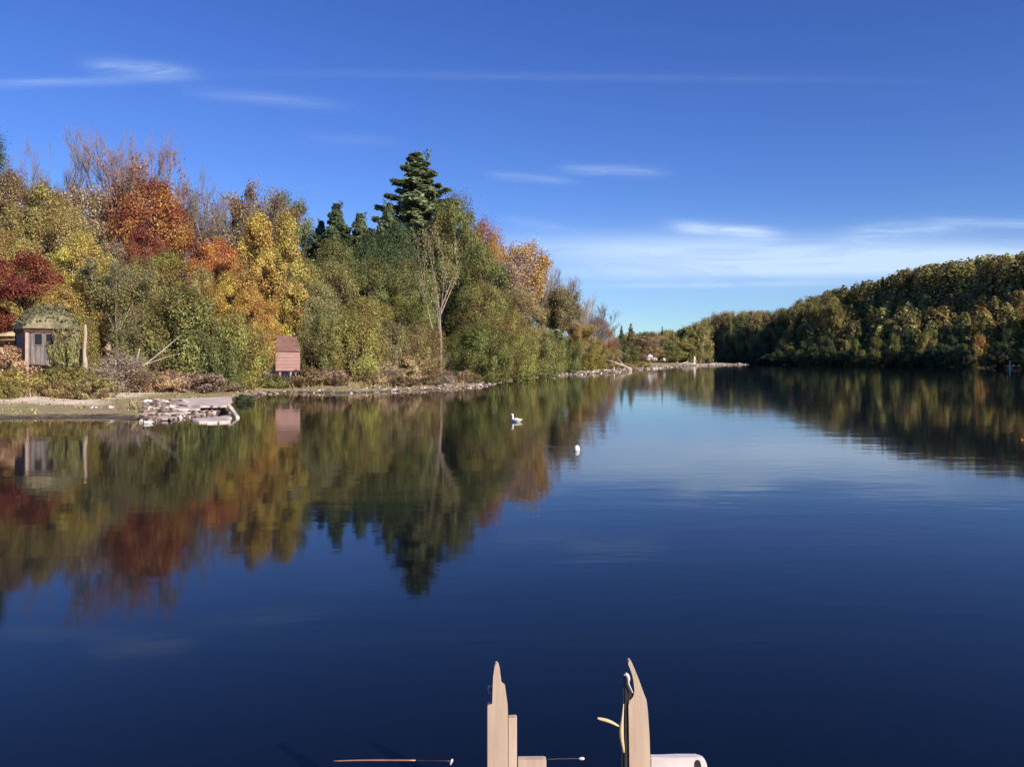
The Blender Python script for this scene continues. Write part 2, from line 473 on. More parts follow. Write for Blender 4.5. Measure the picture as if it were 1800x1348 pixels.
def tpl_spruce(seed, H=22.0, W=9.0, leaf=0.2, gappy=1.0, dens=1.0):
    rng = np.random.default_rng(seed)
    tr, cr = Acc(), Acc()
    trunk = poly_branch(rng, (0, 0, -0.3), (0, 0, 1), H * 1.01, 14, 0.012, 0.03)
    tube(tr, trunk, 0.013 * H * np.linspace(1, 0.06, 15), 7)
    z = 0.10 * H
    while z < H * 0.985:
        t = z / H
        R = W / 2 * (1 - t) ** 1.0 + 0.10
        nb = int(rng.integers(5, 8) * (1 if t < 0.75 else 0.8))
        a0 = rng.uniform(0, 6.28)
        for k in range(nb):
            a = a0 + k * 6.283 / nb + rng.normal() * 0.22
            r = R * rng.uniform(0.62, 1.18)
            p, _ = at_len(trunk, min(0.999, (z + 0.3) / (H * 1.01)))
            droop = -0.22 + 0.55 * t
            n = 5
            s = np.linspace(0, 1, n)
            pts = p + np.stack([np.cos(a) * s * r, np.sin(a) * s * r, droop * s * r + 0.16 * r * s ** 2.2], 1)
            tube(tr, pts, np.linspace(0.03 + 0.01 * r, 0.008, n), 3)
            m = int((18 + 46 * r) * dens)
            u = rng.uniform(0.12, 1.05, m) ** 0.75
            along = np.stack([np.interp(u, s, pts[:, i]) for i in range(3)], 1)
            side = np.array([-math.sin(a), math.cos(a), 0])
            wdt = 0.34 * r * (1 - 0.75 * u) + 0.12
            off = side * (rng.uniform(-1, 1, m) * wdt)[:, None] + np.array([0, 0, -1]) * (rng.uniform(0, 1, m) ** 1.5 * (0.18 + 0.09 * r))[:, None]
            bias = np.array([math.cos(a) * 0.9, math.sin(a) * 0.9, 0.35]) * np.ones((m, 1))
            leaves(cr, rng, along + off, leaf, np.clip(rng.uniform(0, 1) + rng.normal(size=m) * 0.12, 0, 1), bias, 1.9)
        z += H * (0.034 + 0.014 * (1 - t)) * gappy * rng.uniform(0.75, 1.25)
    m = 40
    P = np.stack([rng.normal(size=m) * 0.08, rng.normal(size=m) * 0.08, rng.uniform(0.95, 1.0, m) * H], 1)
    leaves(cr, rng, P, leaf * 0.8, rng.uniform(0, 1, m))
    return tr, cr, H, W

TPL = {}
def reg(name, made, needle=False):
    tr, cr, H, W = made
    tm = tr.mesh(name + '_trunk', True); tm.materials.append(BARK)
    cm = None
    if cr is not None:
        cm = cr.mesh(name + '_crown'); cm.materials.append(NEEDLE if needle else LEAF)
        co = np.concatenate(cr.v)
    else:
        co = np.concatenate(tr.v)
    top = float(co[:, 2].max() if needle else np.percentile(co[:, 2], 99.9)); wid = float(np.percentile(np.abs(co[:, :2]), 98.5)) * 2
    TPL.setdefault(name.rstrip('0123456789'), []).append((tm, cm, top, wid))

for i in range(4): reg(f'broad{i}', tpl_leafy(10 + i, 'broad', n_clump=120, per=360, leaf=0.085))
for i in range(4): reg(f'bush{i}', tpl_leafy(30 + i, 'bush', H=6.0, W=6.5, n_clump=120, per=290, leaf=0.075))
for i in range(2): reg(f'column{i}', tpl_leafy(50 + i, 'column', H=11.0, W=4.2, n_clump=130, per=340, leaf=0.085))
for i in range(2): reg(f'thin{i}', tpl_leafy(60 + i, 'broad', n_clump=100, per=180, leaf=0.08))
for i in range(2): reg(f'shrub{i}', tpl_leafy(70 + i, 'bush', H=1.6, W=2.2, n_clump=60, per=110, leaf=0.055))
for i in range(5): reg(f'hill{i}', tpl_leafy(80 + i, 'broad' if i < 3 else 'bush', H=10.0, W=7.0, n_clump=90, per=130, leaf=0.155))
for i in range(3): reg(f'bare{i}', tpl_bare(100 + i, W=13.0, limbs=13))
for i in range(2): reg(f'half{i}', tpl_bare(110 + i, H=12, W=8.5, limbs=8, leafy=0.95, leaf=0.12, tw=1.1))
for i in range(2): reg(f'sparse{i}', tpl_bare(115 + i, H=14, W=9, limbs=10, leafy=0.62, leaf=0.13, tw=1.1))
for i in range(2): reg(f'stick{i}', tpl_bare(120 + i, H=10, W=3, limbs=5, stick=True, tw=1.4))
for i in range(2): reg(f'brush{i}', tpl_bare(125 + i, H=2.2, W=2.4, limbs=9, leafy=0.3, leaf=0.06, tw=0.5))
reg('lone0', tpl_bare(140, H=12, W=7.5, limbs=6, leafy=0.95, leaf=0.11, tw=1.0, low=0.45, per=(4, 11), twigs=(0, 2, 3, 3)))
reg('spruce0', tpl_spruce(130, W=12.5, leaf=0.17, dens=3.4, gappy=0.72), True)
for i in range(2): reg(f'evergreen{i}', tpl_spruce(150 + i, H=14, W=9.5, leaf=0.13, dens=4.2, gappy=0.62), True)
reg('fir0', tpl_spruce(131, H=14, W=7.5, leaf=0.15, dens=2.4, gappy=0.9), True)
reg('fir1', tpl_spruce(132, H=14, W=6.0, leaf=0.15, dens=2.4, gappy=0.9), True)

C = dict(red=(0.31, 0.088, 0.058), rust=(0.42, 0.165, 0.072), orange=(0.57, 0.235, 0.08), amber=(0.56, 0.36, 0.10), yellow=(0.57, 0.44, 0.125),
         gold=(0.54, 0.395, 0.145), olive=(0.36, 0.31, 0.10), lime=(0.385, 0.355, 0.11), green=(0.24, 0.25, 0.085), dark=(0.13, 0.165, 0.075), deep=(0.095, 0.13, 0.065),
         grey=(0.38, 0.34, 0.16), sage=(0.33, 0.31, 0.115), tan=(0.48, 0.36, 0.23), brown=(0.35, 0.25, 0.14), khaki=(0.43, 0.35, 0.15), evergreen=(0.155, 0.195, 0.095), spruce=(0.24, 0.285, 0.145), straw=(0.62, 0.46, 0.28), pinkish=(0.56, 0.42, 0.32))
BK = dict(brown=(0.17, 0.13, 0.10), grey=(0.30, 0.26, 0.23), mauve=(0.25, 0.21, 0.195), pale=(0.42, 0.36, 0.30), dark=(0.06, 0.048, 0.04), pink=(0.40, 0.27, 0.22), red=(0.25, 0.19, 0.175))

rs = random.Random(7)
def jit(c, a=0.12):
    k = 1 + rs.uniform(-a, a)
    return (c[0] * k * (1 + rs.uniform(-a, a) * 0.5), c[1] * k, c[2] * k * (1 + rs.uniform(-a, a) * 0.5), 1)

def plant_at(name, tpl, x, y, h, w, col, label, cat, group=None, bark='brown', idx=None, rz=None, z=None, lean=None):
    pool = TPL[tpl]
    tm, cm, H, W = pool[rs.randrange(len(pool)) if idx is None else idx % len(pool)]
    z = gz(x, y) - 0.03 if z is None else z
    o = empty(name, (x, y, z), rs.uniform(0, 6.28) if rz is None else rz)
    if lean: o.rotation_euler = (lean[0], lean[1], 0)
    o.scale = (w / W, w / W, h / H)
    t = link('trunk', tm, None, o); t.color = jit(BK[bark])
    if cm is not None:
        c = link('crown', cm, None, o); c.color = jit(C[col] if isinstance(col, str) else col)
    tag(o, label, cat, group)
    return o

def plant_px(name, tpl, px, top, wpx, d, col, label, cat='tree', group=None, bark='brown', idx=None, lean=None, rz=None):
    """a plant d metres off whose tip shows at photograph pixel (px, top) and whose crown is wpx wide"""
    x = (px - CX) / F * d
    z = gz(x, d) - 0.03
    h = CAM_H + (HY - top) / F * d - z
    return plant_at(name, tpl, x, d, max(h, 0.3), wpx / F * d, col, label, cat, group, bark, idx, rz, z, lean)

# ------------------------------------------------------------------ left wood
T = plant_px
T('pine_tree', 'thin', -22, 215, 110, 62, 'dark', 'dark pine with loose tufted boughs beside the bare trees, half cut by the frame', bark='dark', idx=1)
T('bare_tree', 'bare', 100, 236, 145, 72, None, 'leafless grey-mauve tree between the dark pine and the tallest bare tree', bark='mauve', idx=0)
T('bare_tree', 'bare', 215, 218, 165, 69, None, 'tallest leafless tree, a fan of reddish twigs above the rust-red maple', bark='red', idx=1)
T('bare_tree', 'bare', 352, 304, 150, 76, None, 'leafless brown-grey tree just past the rust-red maple', bark='mauve', idx=2)
T('bare_tree', 'bare', 425, 326, 140, 80, None, 'leafless tree with a flat twiggy top behind the yellow poplars', bark='grey', idx=0)
T('half_bare_tree', 'sparse', 385, 330, 130, 72, 'brown', 'thinly leaved brown tree behind the bright orange one', bark='grey', idx=0)
T('half_bare_tree', 'sparse', 318, 345, 110, 72, 'rust', 'thinly leaved russet tree whose twigs stand against the sky past the maple', bark='mauve', idx=1)
T('half_bare_tree', 'half', 455, 335, 110, 78, 'brown', 'dull brown thin tree above the yellow poplars', bark='grey', idx=1)
T('half_bare_tree', 'half', 150, 330, 150, 66, 'tan', 'thin pinkish-tan tree below the two tall bare trees', bark='mauve', idx=0)
T('maple_tree', 'sparse', 238, 262, 135, 65, 'rust', 'rust-orange half-bare maple whose leaves climb into the tallest bare tree', bark='red', idx=0)
T('maple_tree', 'broad', 264, 312, 140, 61, 'rust', 'bright rust-red maple at mid height, below the tallest bare tree', bark='red', idx=0)
T('maple_tree', 'broad', 250, 395, 100, 58, 'red', 'dark crimson lower maple below the rust-red one', bark='dark', idx=1)
T('maple_tree', 'broad', 42, 440, 165, 44, 'red', 'wide deep red maple behind the mossy shed', bark='dark', idx=2)
T('tree', 'broad', 15, 300, 130, 60, 'brown', 'brownish-orange tree below the dark pine', idx=3)
T('tree', 'broad', 78, 318, 130, 57, 'olive', 'olive green tree below the grey-mauve bare tree', idx=1)
T('tree', 'thin', 120, 370, 130, 55, 'khaki', 'thin khaki tree between the olive tree and the yellow one', idx=0)
T('tree', 'broad', 15, 405, 110, 50, 'gold', 'pale gold tree above the deep red maple', idx=0)
T('tree', 'broad', 143, 408, 118, 47, 'yellow', 'bright yellow tree behind the pale post', idx=3)
T('tree', 'thin', 110, 500, 110, 40, 'yellow', 'low yellow-brown sapling leaning over the mossy shed roof', idx=1)
T('tree', 'thin', 190, 420, 120, 52, 'tan', 'thin tan tree right of the bright yellow one', bark='pale', idx=1)
T('half_bare_tree', 'half', 205, 460, 110, 45, 'grey', 'grey twiggy tree with a pale straight trunk beyond the pale post', bark='pale', idx=1)
T('tree', 'broad', 300, 440, 130, 54, 'olive', 'olive tree below the rust-red maple', idx=2)
T('tree', 'broad', 245, 450, 90, 52, 'khaki', 'khaki tree below the dark crimson maple', idx=0)
T('tree', 'broad', 385, 418, 100, 53, 'orange', 'bright orange-red tree between the maple and the yellow poplars', bark='dark', idx=1)
T('tree', 'broad', 355, 470, 70, 50, 'khaki', 'small khaki tree just left of the orange one', idx=3)
T('tree', 'broad', 405, 478, 95, 47, 'amber', 'amber tree with orange and tan leaves above the round green willow', idx=0)
T('poplar_tree', 'column', 455, 374, 84, 48, 'yellow', 'taller golden poplar, first of the pair past the orange tree', idx=0)
T('poplar_tree', 'column', 503, 370, 78, 49, 'yellow', 'second golden poplar, next to the dark green trees', idx=1)
T('tree', 'broad', 445, 505, 85, 46, 'amber', 'amber-yellow tree standing just above the round green willow', idx=2)
T('tree', 'broad', 478, 470, 60, 52, 'gold', 'dull gold tree filling the foot of the golden poplars', idx=1)
T('tree', 'broad', 500, 338, 110, 82, 'green', 'dark green rounded tree rising behind the golden poplars', idx=1)
T('fir_tree', 'evergreen', 560, 384, 120, 80, 'evergreen', 'blue-green fir in the dip behind the golden poplars', bark='dark', idx=1)
T('fir_tree', 'evergreen', 600, 352, 150, 78, 'evergreen', 'pointed dark fir midway between the poplars and the tall spruce', bark='dark', idx=0)
T('fir_tree', 'evergreen', 642, 372, 150, 75, 'evergreen', 'broad dark fir, second from the tall spruce', bark='dark', idx=1)
T('fir_tree', 'evergreen', 676, 350, 140, 73, 'evergreen', 'dark fir standing next to the tall spruce', bark='dark', idx=0)
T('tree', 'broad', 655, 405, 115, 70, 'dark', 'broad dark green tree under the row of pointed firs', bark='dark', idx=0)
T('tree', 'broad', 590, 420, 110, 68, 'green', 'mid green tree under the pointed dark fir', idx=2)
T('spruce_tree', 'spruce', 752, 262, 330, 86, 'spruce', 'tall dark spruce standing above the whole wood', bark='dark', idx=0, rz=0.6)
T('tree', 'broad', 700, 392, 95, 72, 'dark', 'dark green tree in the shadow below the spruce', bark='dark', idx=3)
T('tree', 'broad', 802, 338, 115, 80, 'green', 'large dull green tree leaning on the spruce', idx=2)
T('tree', 'thin', 850, 380, 90, 84, 'rust', 'rusty orange tree past the spruce', bark='grey', idx=0)
T('tree', 'thin', 870, 420, 80, 82, 'amber', 'amber thin tree below the rusty orange one', bark='grey', idx=1)
T('half_bare_tree', 'half', 915, 425, 115, 86, 'gold', 'airy golden tree with showing twigs at the shoulder of the wood', bark='grey', idx=0)
T('half_bare_tree', 'half', 880, 450, 110, 80, 'pinkish', 'thin pinkish-grey tree below the airy golden one', bark='grey', idx=1)
T('bare_tree', 'bare', 955, 462, 120, 90, None, 'low leafless grey tree beside the airy golden one', bark='grey', idx=1)
T('bare_tree', 'stick', 985, 492, 40, 94, None, 'upright leafless pole tree beside the low grey one', bark='pale', idx=0)
T('bare_tree', 'stick', 1003, 500, 34, 95, None, 'second leafless pole tree, slimmer and a little lower', bark='grey', idx=1)
T('bare_tree', 'stick', 1022, 528, 36, 97, None, 'shortest leafless pole tree where the wood runs out', bark='mauve', idx=0)
T('bare_tree', 'bare', 1040, 530, 90, 104, None, 'small leafless tree above the russet end of the wood', bark='mauve', idx=2)
T('half_bare_tree', 'half', 975, 505, 90, 88, 'grey', 'grey-green thin tree below the pole trees', bark='grey', idx=0)
T('tree', 'thin', 1050, 555, 60, 112, 'rust', 'small russet tree near the end of the wood', bark='brown', idx=0)
T('tree', 'thin', 1070, 580, 46, 125, 'brown', 'last small brown tree of the wood before the gap of sky', bark='brown', idx=1)
T('bare_tree', 'bare', 935, 448, 90, 89, None, 'leafless pale tree rising out of the airy golden one', bark='grey', idx=2)
T('bare_tree', 'bare', 982, 486, 75, 93, None, 'leafless grey tree between the two tallest pole trees', bark='grey', idx=0)
T('bare_tree', 'bare', 1012, 512, 70, 98, None, 'fine twiggy leafless tree behind the shortest pole tree', bark='pale', idx=1)
T('bare_tree', 'bare', 1060, 562, 50, 112, None, 'smallest leafless tree, last before the gap of sky', bark='mauve', idx=2)
# front rank along the bank
T('tree', 'broad', 525, 440, 110, 56, 'olive', 'olive tree right of the golden poplars', idx=0)
T('tree', 'thin', 590, 455, 115, 58, 'khaki', 'thin khaki tree below the mid green one', idx=0)
T('tree', 'broad', 560, 500, 105, 50, 'grey', 'grey-green tree rising above the pink hut', idx=3)
T('tree', 'broad', 650, 450, 120, 60, 'green', 'green tree below the broad dark one', idx=1)
T('tree', 'broad', 640, 520, 120, 52, 'olive', 'olive tree at mid height behind the bank bushes', idx=2)
T('tree', 'broad', 715, 455, 105, 62, 'green', 'green tree half way below the spruce', idx=0)
T('tree', 'broad', 700, 520, 110, 57, 'lime', 'yellow-green tree between the lone pale trunk and the olive tree', idx=1)
T('tree', 'broad', 840, 430, 115, 72, 'green', 'green tree right behind the lone pale trunk', idx=3)
T('tree', 'thin', 850, 495, 115, 66, 'olive', 'olive tree right of the lone pale trunk', idx=0)
T('tree', 'thin', 915, 505, 100, 72, 'khaki', 'khaki tree under the airy golden one', idx=2)
W = 'bushes along the water'
T('willow_bush', 'bush', 318, 500, 190, 38, 'sage', 'largest round green willow bush, between the dry brush and the amber trees', 'bush', idx=0)
T('willow_bush', 'bush', 255, 545, 100, 37, 'grey', 'grey-green willow bush with bare boughs on the largest bush\'s shed side', 'bush', idx=1, bark='pale')
T('willow_bush', 'bush', 412, 545, 115, 40, 'lime', 'yellow-green bush with a black hollow beneath it, next to the pink hut', 'bush', idx=2)
T('willow_bush', 'bush', 365, 560, 110, 37.5, 'green', 'green bush between the largest willow and the yellow-green one', 'bush', idx=3)
T('willow_bush', 'bush', 570, 545, 100, 43.5, 'sage', 'blue-grey bush hanging over the pink hut\'s far side', 'bush', idx=1)
T('willow_bush', 'bush', 620, 545, 115, 43.5, 'lime', 'yellow-green bush between the pink hut and the tan grass mound', 'bush', idx=2)
T('willow_bush', 'bush', 680, 560, 105, 48, 'grey', 'grey-green bush behind the tan grass mound', 'bush', idx=0)
T('willow_bush', 'bush', 735, 565, 85, 50.5, 'khaki', 'khaki bush just left of the lone pale trunk', 'bush', idx=3)
T('willow_bush', 'bush', 845, 560, 105, 54, 'green', 'green bush just right of the lone pale trunk', 'bush', idx=2)
T('willow_bush', 'bush', 895, 545, 105, 65, 'olive', 'tall olive bush above the white driftwood', 'bush', idx=1)
T('willow_bush', 'bush', 945, 572, 95, 72.5, 'sage', 'sage green bush past the white driftwood', 'bush', idx=0)
T('willow_bush', 'bush', 798, 585, 80, 62, 'green', 'dark green bush filling the gap behind the lone pale trunk', 'bush', idx=1)
T('willow_bush', 'bush', 905, 580, 80, 62.5, 'lime', 'low yellow-green bush over the stones by the driftwood', 'bush', idx=3)
T('willow_bush', 'bush', 990, 588, 75, 84, 'green', 'dark green bush behind the leaning tan sapling', 'bush', idx=2)
T('willow_bush', 'bush', 1035, 592, 65, 98, 'olive', 'olive bush past the leaning tan sapling', 'bush', idx=1)
T('willow_bush', 'bush', 1065, 606, 55, 112, 'khaki', 'khaki bush at the very end of the wood', 'bush', idx=0)
T('willow_bush', 'bush', 960, 590, 70, 80, 'olive', 'small olive bush at the water between sage and dark green bushes', 'bush', idx=3)
T('leaning_sapling', 'half', 1012, 566, 60, 86, 'gold', 'leaning tan sapling with a forked trunk at the waterside', 'tree', bark='pale', idx=0, lean=(0.0, 0.12))
T('lone_tree', 'lone', 775, 398, 100, 53, 'sage', 'lone pale-trunked tree forking above the muddy shore', 'tree', bark='grey', idx=0)

# deep wood: fills the gaps between the trunks
i = 0
for k in range(400):
    if i >= 32: break
    px = rs.uniform(-30, 1040); d = rs.uniform(58, 105)
    x = (px - CX) / F * d
    s, sd = shore_sd(np.array([x]), np.array([d]))
    if s[0] < 12: continue
    top = np.interp(px, [0, 250, 430, 560, 700, 820, 950, 1040], [400, 440, 430, 430, 440, 440, 520, 580]) + rs.uniform(0, 60)
    T('tree', 'hill', px, top, rs.uniform(90, 130), d, rs.choice(['olive', 'green', 'brown', 'khaki', 'dark']), 'tree deep inside the left wood, showing only in gaps between the front trees', group='trees deep inside the wood on the left bank')
    i += 1

# ------------------------------------------------------------------ right hill
SIL = ([1290, 1310, 1345, 1400, 1450, 1500, 1550, 1600, 1650, 1700, 1750, 1800, 1900], [556, 549, 545, 528, 512, 497, 483, 469, 458, 451, 447, 444, 440])
spots = []
hill_label = {}
tries = 0
while len(spots) < 185 and tries < 40000:
    tries += 1
    y = rs.uniform(88, 320); x = rs.uniform(72, 175)
    px = CX + x / y * F
    if px > 1915 or px < 1318: continue
    s, sd = shore_sd(np.array([x]), np.array([y])); s = s[0]
    if sd[0] == 0 or s < 1.0 or s > 62: continue
    if s > 26 and rs.random() < 0.6: continue
    gap = 4.0 if s < 8 else 4.3
    if any((x - a) ** 2 + (y - b) ** 2 < gap * gap for a, b, *_ in spots): continue
    spots.append((x, y, s, px))
for x, y, s, px in spots:
    z = gz(x, y)
    sil = np.interp(px, *SIL)
    ztop = CAM_H + (HY - sil) / F * y
    h = rs.uniform(5.5, 8.5) if s > 8 else rs.uniform(5.0, 7.5)
    if px < 1480 and s > 8: h = max(h, min(ztop - z - rs.uniform(0.3, 3.5), 13))
    if s > 30: h = min(max(ztop - z + rs.uniform(-2.6, 0.7), 4.5), 14)
    else: h = min(h, max(ztop - z - 1.0, 3.5))
    r = rs.random()
    row = 'shore' if s < 10 else ('ridge' if s > 34 else 'slope')
    if px > 1720: col = 'amber' if r < 0.3 else 'gold' if r < 0.5 else 'khaki' if r < 0.72 else 'olive'
    elif px > 1560: col = 'gold' if r < 0.22 else 'khaki' if r < 0.48 else 'olive' if r < 0.76 else 'green'
    else: col = 'olive' if r < 0.40 else 'green' if r < 0.62 else 'dark' if r < 0.78 else 'khaki'
    if row == 'ridge' and r > 0.6 and px < 1680: col = 'dark'
    tpl = 'hill'; nm = 'tree'
    if row == 'ridge' and rs.random() < 0.3: tpl = 'fir'; col = 'deep'; nm = 'fir_tree'
    elif row != 'shore' and rs.random() < 0.1: tpl = 'half'; col = 'brown'; nm = 'half_bare_tree'
    if row == 'shore' and rs.random() < 0.75: col = 'dark' if r < 0.6 else 'green'  # most of the shore row takes darker greens, deepening the shade by colour
    word = {'orange': 'orange', 'amber': 'amber', 'gold': 'golden', 'khaki': 'khaki', 'olive': 'olive', 'green': 'green', 'dark': 'dark green', 'deep': 'blackish', 'brown': 'thin brown'}[col]
    where = {'shore': 'in the shade at the water\'s edge under the right hill', 'slope': 'half way up the wooded right hill', 'ridge': 'along the skyline of the wooded right hill'}[row]
    kind = 'fir' if nm == 'fir_tree' else 'tree'
    w = h * rs.uniform(0.5, 0.72) if tpl == 'hill' else h * 0.45
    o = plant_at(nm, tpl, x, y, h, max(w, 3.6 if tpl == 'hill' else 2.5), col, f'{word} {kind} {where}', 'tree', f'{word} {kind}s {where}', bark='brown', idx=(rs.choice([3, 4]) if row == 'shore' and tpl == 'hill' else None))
    if row != 'shore':
        cr_ = [c for c in o.children if c.name.startswith('crown')]
        for c in cr_: c.color = tuple((0.6 * v + 0.4 * u) * 0.85 for v, u in zip(c.color[:3], (0.34, 0.29, 0.105))) + (1,)

for a_, b_ in zip(LAKE[33:38], LAKE[34:39]):
    L = math.dist(a_, b_); n_ = int(L / 3.3)
    for k in range(n_):
        t = (k + rs.uniform(0, 0.8)) / n_
        x = a_[0] + (b_[0] - a_[0]) * t + rs.uniform(0.2, 1.2); y = a_[1] + (b_[1] - a_[1]) * t
        px = CX + x / y * F
        if px > 1900 or y < 80: continue
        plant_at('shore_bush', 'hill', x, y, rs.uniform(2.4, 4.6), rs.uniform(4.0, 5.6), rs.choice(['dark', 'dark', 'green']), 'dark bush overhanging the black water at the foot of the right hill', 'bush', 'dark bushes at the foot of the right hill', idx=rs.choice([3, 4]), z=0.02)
WOODP = []
for k in range(14000):
    if len(WOODP) >= 760: break
    y = rs.uniform(84, 325); x = rs.uniform(80, 185); px = CX + x / y * F
    if px > 1930 or px < 1325: continue
    s, sd = shore_one(x, y); s = s[0]
    if sd[0] == 0 or s < 9 or s > 66: continue
    if any((x - a) ** 2 + (y - b) ** 2 < 6.6 for a, b, *_ in WOODP): continue
    z = gz(x, y); ztop = CAM_H + (HY - np.interp(px, *SIL)) / F * y
    h = rs.uniform(4.5, 9.5)
    h = min(max(h, (ztop - z + rs.uniform(-3.5, 0.4)) if s > 32 else 0), max(ztop - z + rs.uniform(-1.2, 0.3), 3.0), 15)
    WOODP.append((x, y, z, h, h * rs.uniform(0.32, 0.5), px))
def make_wood():
    rng = np.random.default_rng(91); acc = Acc(); cols = []
    for x, y, z, h, w, px in WOODP:
        spire = rng.uniform() < 0.18
        m = 480
        t = rng.uniform(0.1, 1, m); a = rng.uniform(0, 6.283, m)
        prof = (1.02 - t) ** 0.8 if spire else np.sqrt(np.clip(1 - ((t - 0.45) / 0.56) ** 2, 0, 1))
        lump = 1 + 0.22 * np.sin(a * 3 + t * 9 + x) + 0.16 * np.sin(a * 5 - t * 13 + y)
        r = prof * rng.uniform(0.45, 1, m) ** 0.5 * lump * w / 2 * (0.7 if spire else 1)
        P = np.stack([x + np.cos(a) * r, y + np.sin(a) * r, z + t * h * (1 + 0.05 * np.sin(a * 4 + y))], 1)
        bias = np.stack([np.cos(a), np.sin(a), (t - 0.35) * 1.6], 1)
        leaves(acc, rng, P, 0.46 * (h / 8) ** 0.5, np.clip(rng.uniform(0, 1) + rng.normal(size=m) * 0.2, 0, 1), bias)
        r_ = rng.uniform()
        if spire: c = C['deep']
        elif px > 1700: c = C['gold'] if r_ < .28 else C['amber'] if r_ < .46 else C['khaki'] if r_ < .7 else C['olive']
        elif px > 1540: c = C['gold'] if r_ < .12 else C['khaki'] if r_ < .38 else C['olive'] if r_ < .7 else C['green']
        else: c = C['olive'] if r_ < .4 else C['green'] if r_ < .62 else C['khaki'] if r_ < .8 else C['dark']
        c = tuple(0.5 * u + 0.5 * v for u, v in zip(c, (0.34, 0.29, 0.105))); k = rng.uniform(0.8, 1.02); cols.append(np.tile(np.array([*c, 1.0]) * np.array([k, k, k, 1]), (m, 1)))
    me = acc.mesh('woods'); at = me.attributes.new('tint', 'FLOAT_COLOR', 'FACE'); at.data.foreach_set('color', np.concatenate(cols).astype(np.float32).ravel())
    m = LEAF.copy(); m.name = 'wood_leaf_mass'; nt = m.node_tree
    hs = [n for n in nt.nodes if n.type == 'HUE_SAT'][0]; at = N(nt, 'ShaderNodeAttribute', attribute_name='tint'); nt.links.new(at.outputs['Color'], hs.inputs['Color'])
    tag(link('woods', me, m), 'mixed autumn wood covering the back of the right hill', kind='stuff')
make_wood()
# ------------------------------------------------------------------ far bank behind the sandbar
FS = ([1075, 1085, 1120, 1165, 1200, 1230, 1255, 1300, 1345], [600, 590, 582, 580, 575, 560, 548, 545, 546])
n = 0
pts = []
for k in range(6000):
    if n >= 40: break
    d = rs.uniform(172, 335); px = rs.uniform(1078, 1345); x = (px - CX) / F * d
    s, sd = shore_sd(np.array([x]), np.array([d])); s = s[0]
    if s < 2.5 or s > 60: continue
    if s < 9 and d < 215: continue
    if any((x - a) ** 2 + (d - b) ** 2 < 5.2 ** 2 for a, b in pts): continue
    pts.append((x, d)); n += 1
    top = np.interp(px, *FS) + (rs.uniform(-2, 10) if d > 250 else rs.uniform(4, 26))
    r = rs.random()
    col = 'brown' if r < 0.3 else 'khaki' if r < 0.55 else 'olive' if r < 0.8 else 'green'
    word = {'brown': 'brown', 'khaki': 'khaki', 'olive': 'olive', 'green': 'green'}[col]
    tpl = 'hill' if rs.random() < 0.8 else 'half'
    thin = 'thin ' if tpl == 'half' else ''
    lab = f'{thin}{word} tree on the far bank beyond the sandbar'
    T('tree', tpl, px, top, rs.uniform(30, 46) * (250 / d), d, col, lab, 'tree', f'{thin}{word} trees on the far bank', bark='grey')
for k in range(42):
    px = 1084 + k * 6.3 + rs.uniform(-3, 3)
    dd = [d for d in np.arange(205, 345, 6.0) if 3.0 < shore_one((px - CX) / F * d, d)[0][0] < 40]
    if not dd: continue
    d = rs.choice(dd); top = np.interp(px, *FS) + rs.uniform(-1, 9)
    col = rs.choice(['brown', 'khaki', 'olive', 'olive', 'green']); word = col
    T('tree', 'hill', px, top, rs.uniform(26, 40) * 260 / d, d, col, f'{word} tree on the far bank beyond the sandbar', 'tree', f'{word} trees on the far bank', bark='grey')
for px, top, w, d, lab in ((1093, 572, 10, 190, 'first dark spire fir past the gap of sky on the far bank'), (1110, 568, 14, 200, 'russet-tinged spire tree beside the first dark spire fir'),
                           (1164, 573, 7, 240, 'thin black spire fir alone on the far skyline')):
    T('fir_tree', 'fir', px, top, w * 2.2, d, 'brown' if 'russet' in lab else 'dark', lab, 'tree', bark='dark', idx=1)
for px, top, w, lab in ((1275, 606, 18, 'yellow-green pointed young tree at the water behind the sandbar, the lower of two'), (1300, 596, 20, 'yellow-green pointed young tree at the water behind the sandbar, the taller of two')):
    plant_at('young_tree', 'fir', (px - CX) / F * 326, 326, CAM_H + (HY - top) / F * 326 - 0.2, w / F * 326 * 1.3, 'lime', lab, 'tree', idx=0)
T('young_tree', 'hill', 1243, 610, 26, 222, 'olive', 'small round olive tree behind the white post on the sandbar', 'tree', idx=3)

build_ground()
build_water()
# ------------------------------------------------------------------ made things
def W_(px, py, d):
    """world point d metres off at photograph pixel (px, py)"""
    return Vector(((px - CX) / F * d, d, CAM_H + (HY - py) / F * d))

def bm_obj(name, bm, mat, parent=None, smooth=False, bevel=0.0):
    if bevel: bmesh.ops.bevel(bm, geom=list(bm.edges), offset=bevel, segments=2, affect='EDGES', clamp_overlap=True)
    bmesh.ops.recalc_face_normals(bm, faces=bm.faces)
    me = bpy.data.meshes.new(name); bm.to_mesh(me); bm.free()
    if smooth: me.polygons.foreach_set('use_smooth', np.ones(len(me.polygons), bool))
    me.materials.append(mat)
    return link(name, me, None, parent)

def box(bm, c, s, rot=None):
    r = bmesh.ops.create_cube(bm, size=1.0)
    M = Matrix.Translation(c) @ (rot.to_4x4() if rot is not None else Matrix()) @ Matrix.Diagonal((*s, 1))
    bmesh.ops.transform(bm, matrix=M, verts=r['verts'])
    return r['verts']

def prism_xz(bm, pts, y0, y1):
    a = [bm.verts.new((x, y0, z)) for x, z in pts]; b = [bm.verts.new((x, y1, z)) for x, z in pts]
    bm.faces.new(a); bm.faces.new(b[::-1]); n = len(pts)
    for i in range(n): bm.faces.new((a[i], b[i], b[(i + 1) % n], a[(i + 1) % n]))

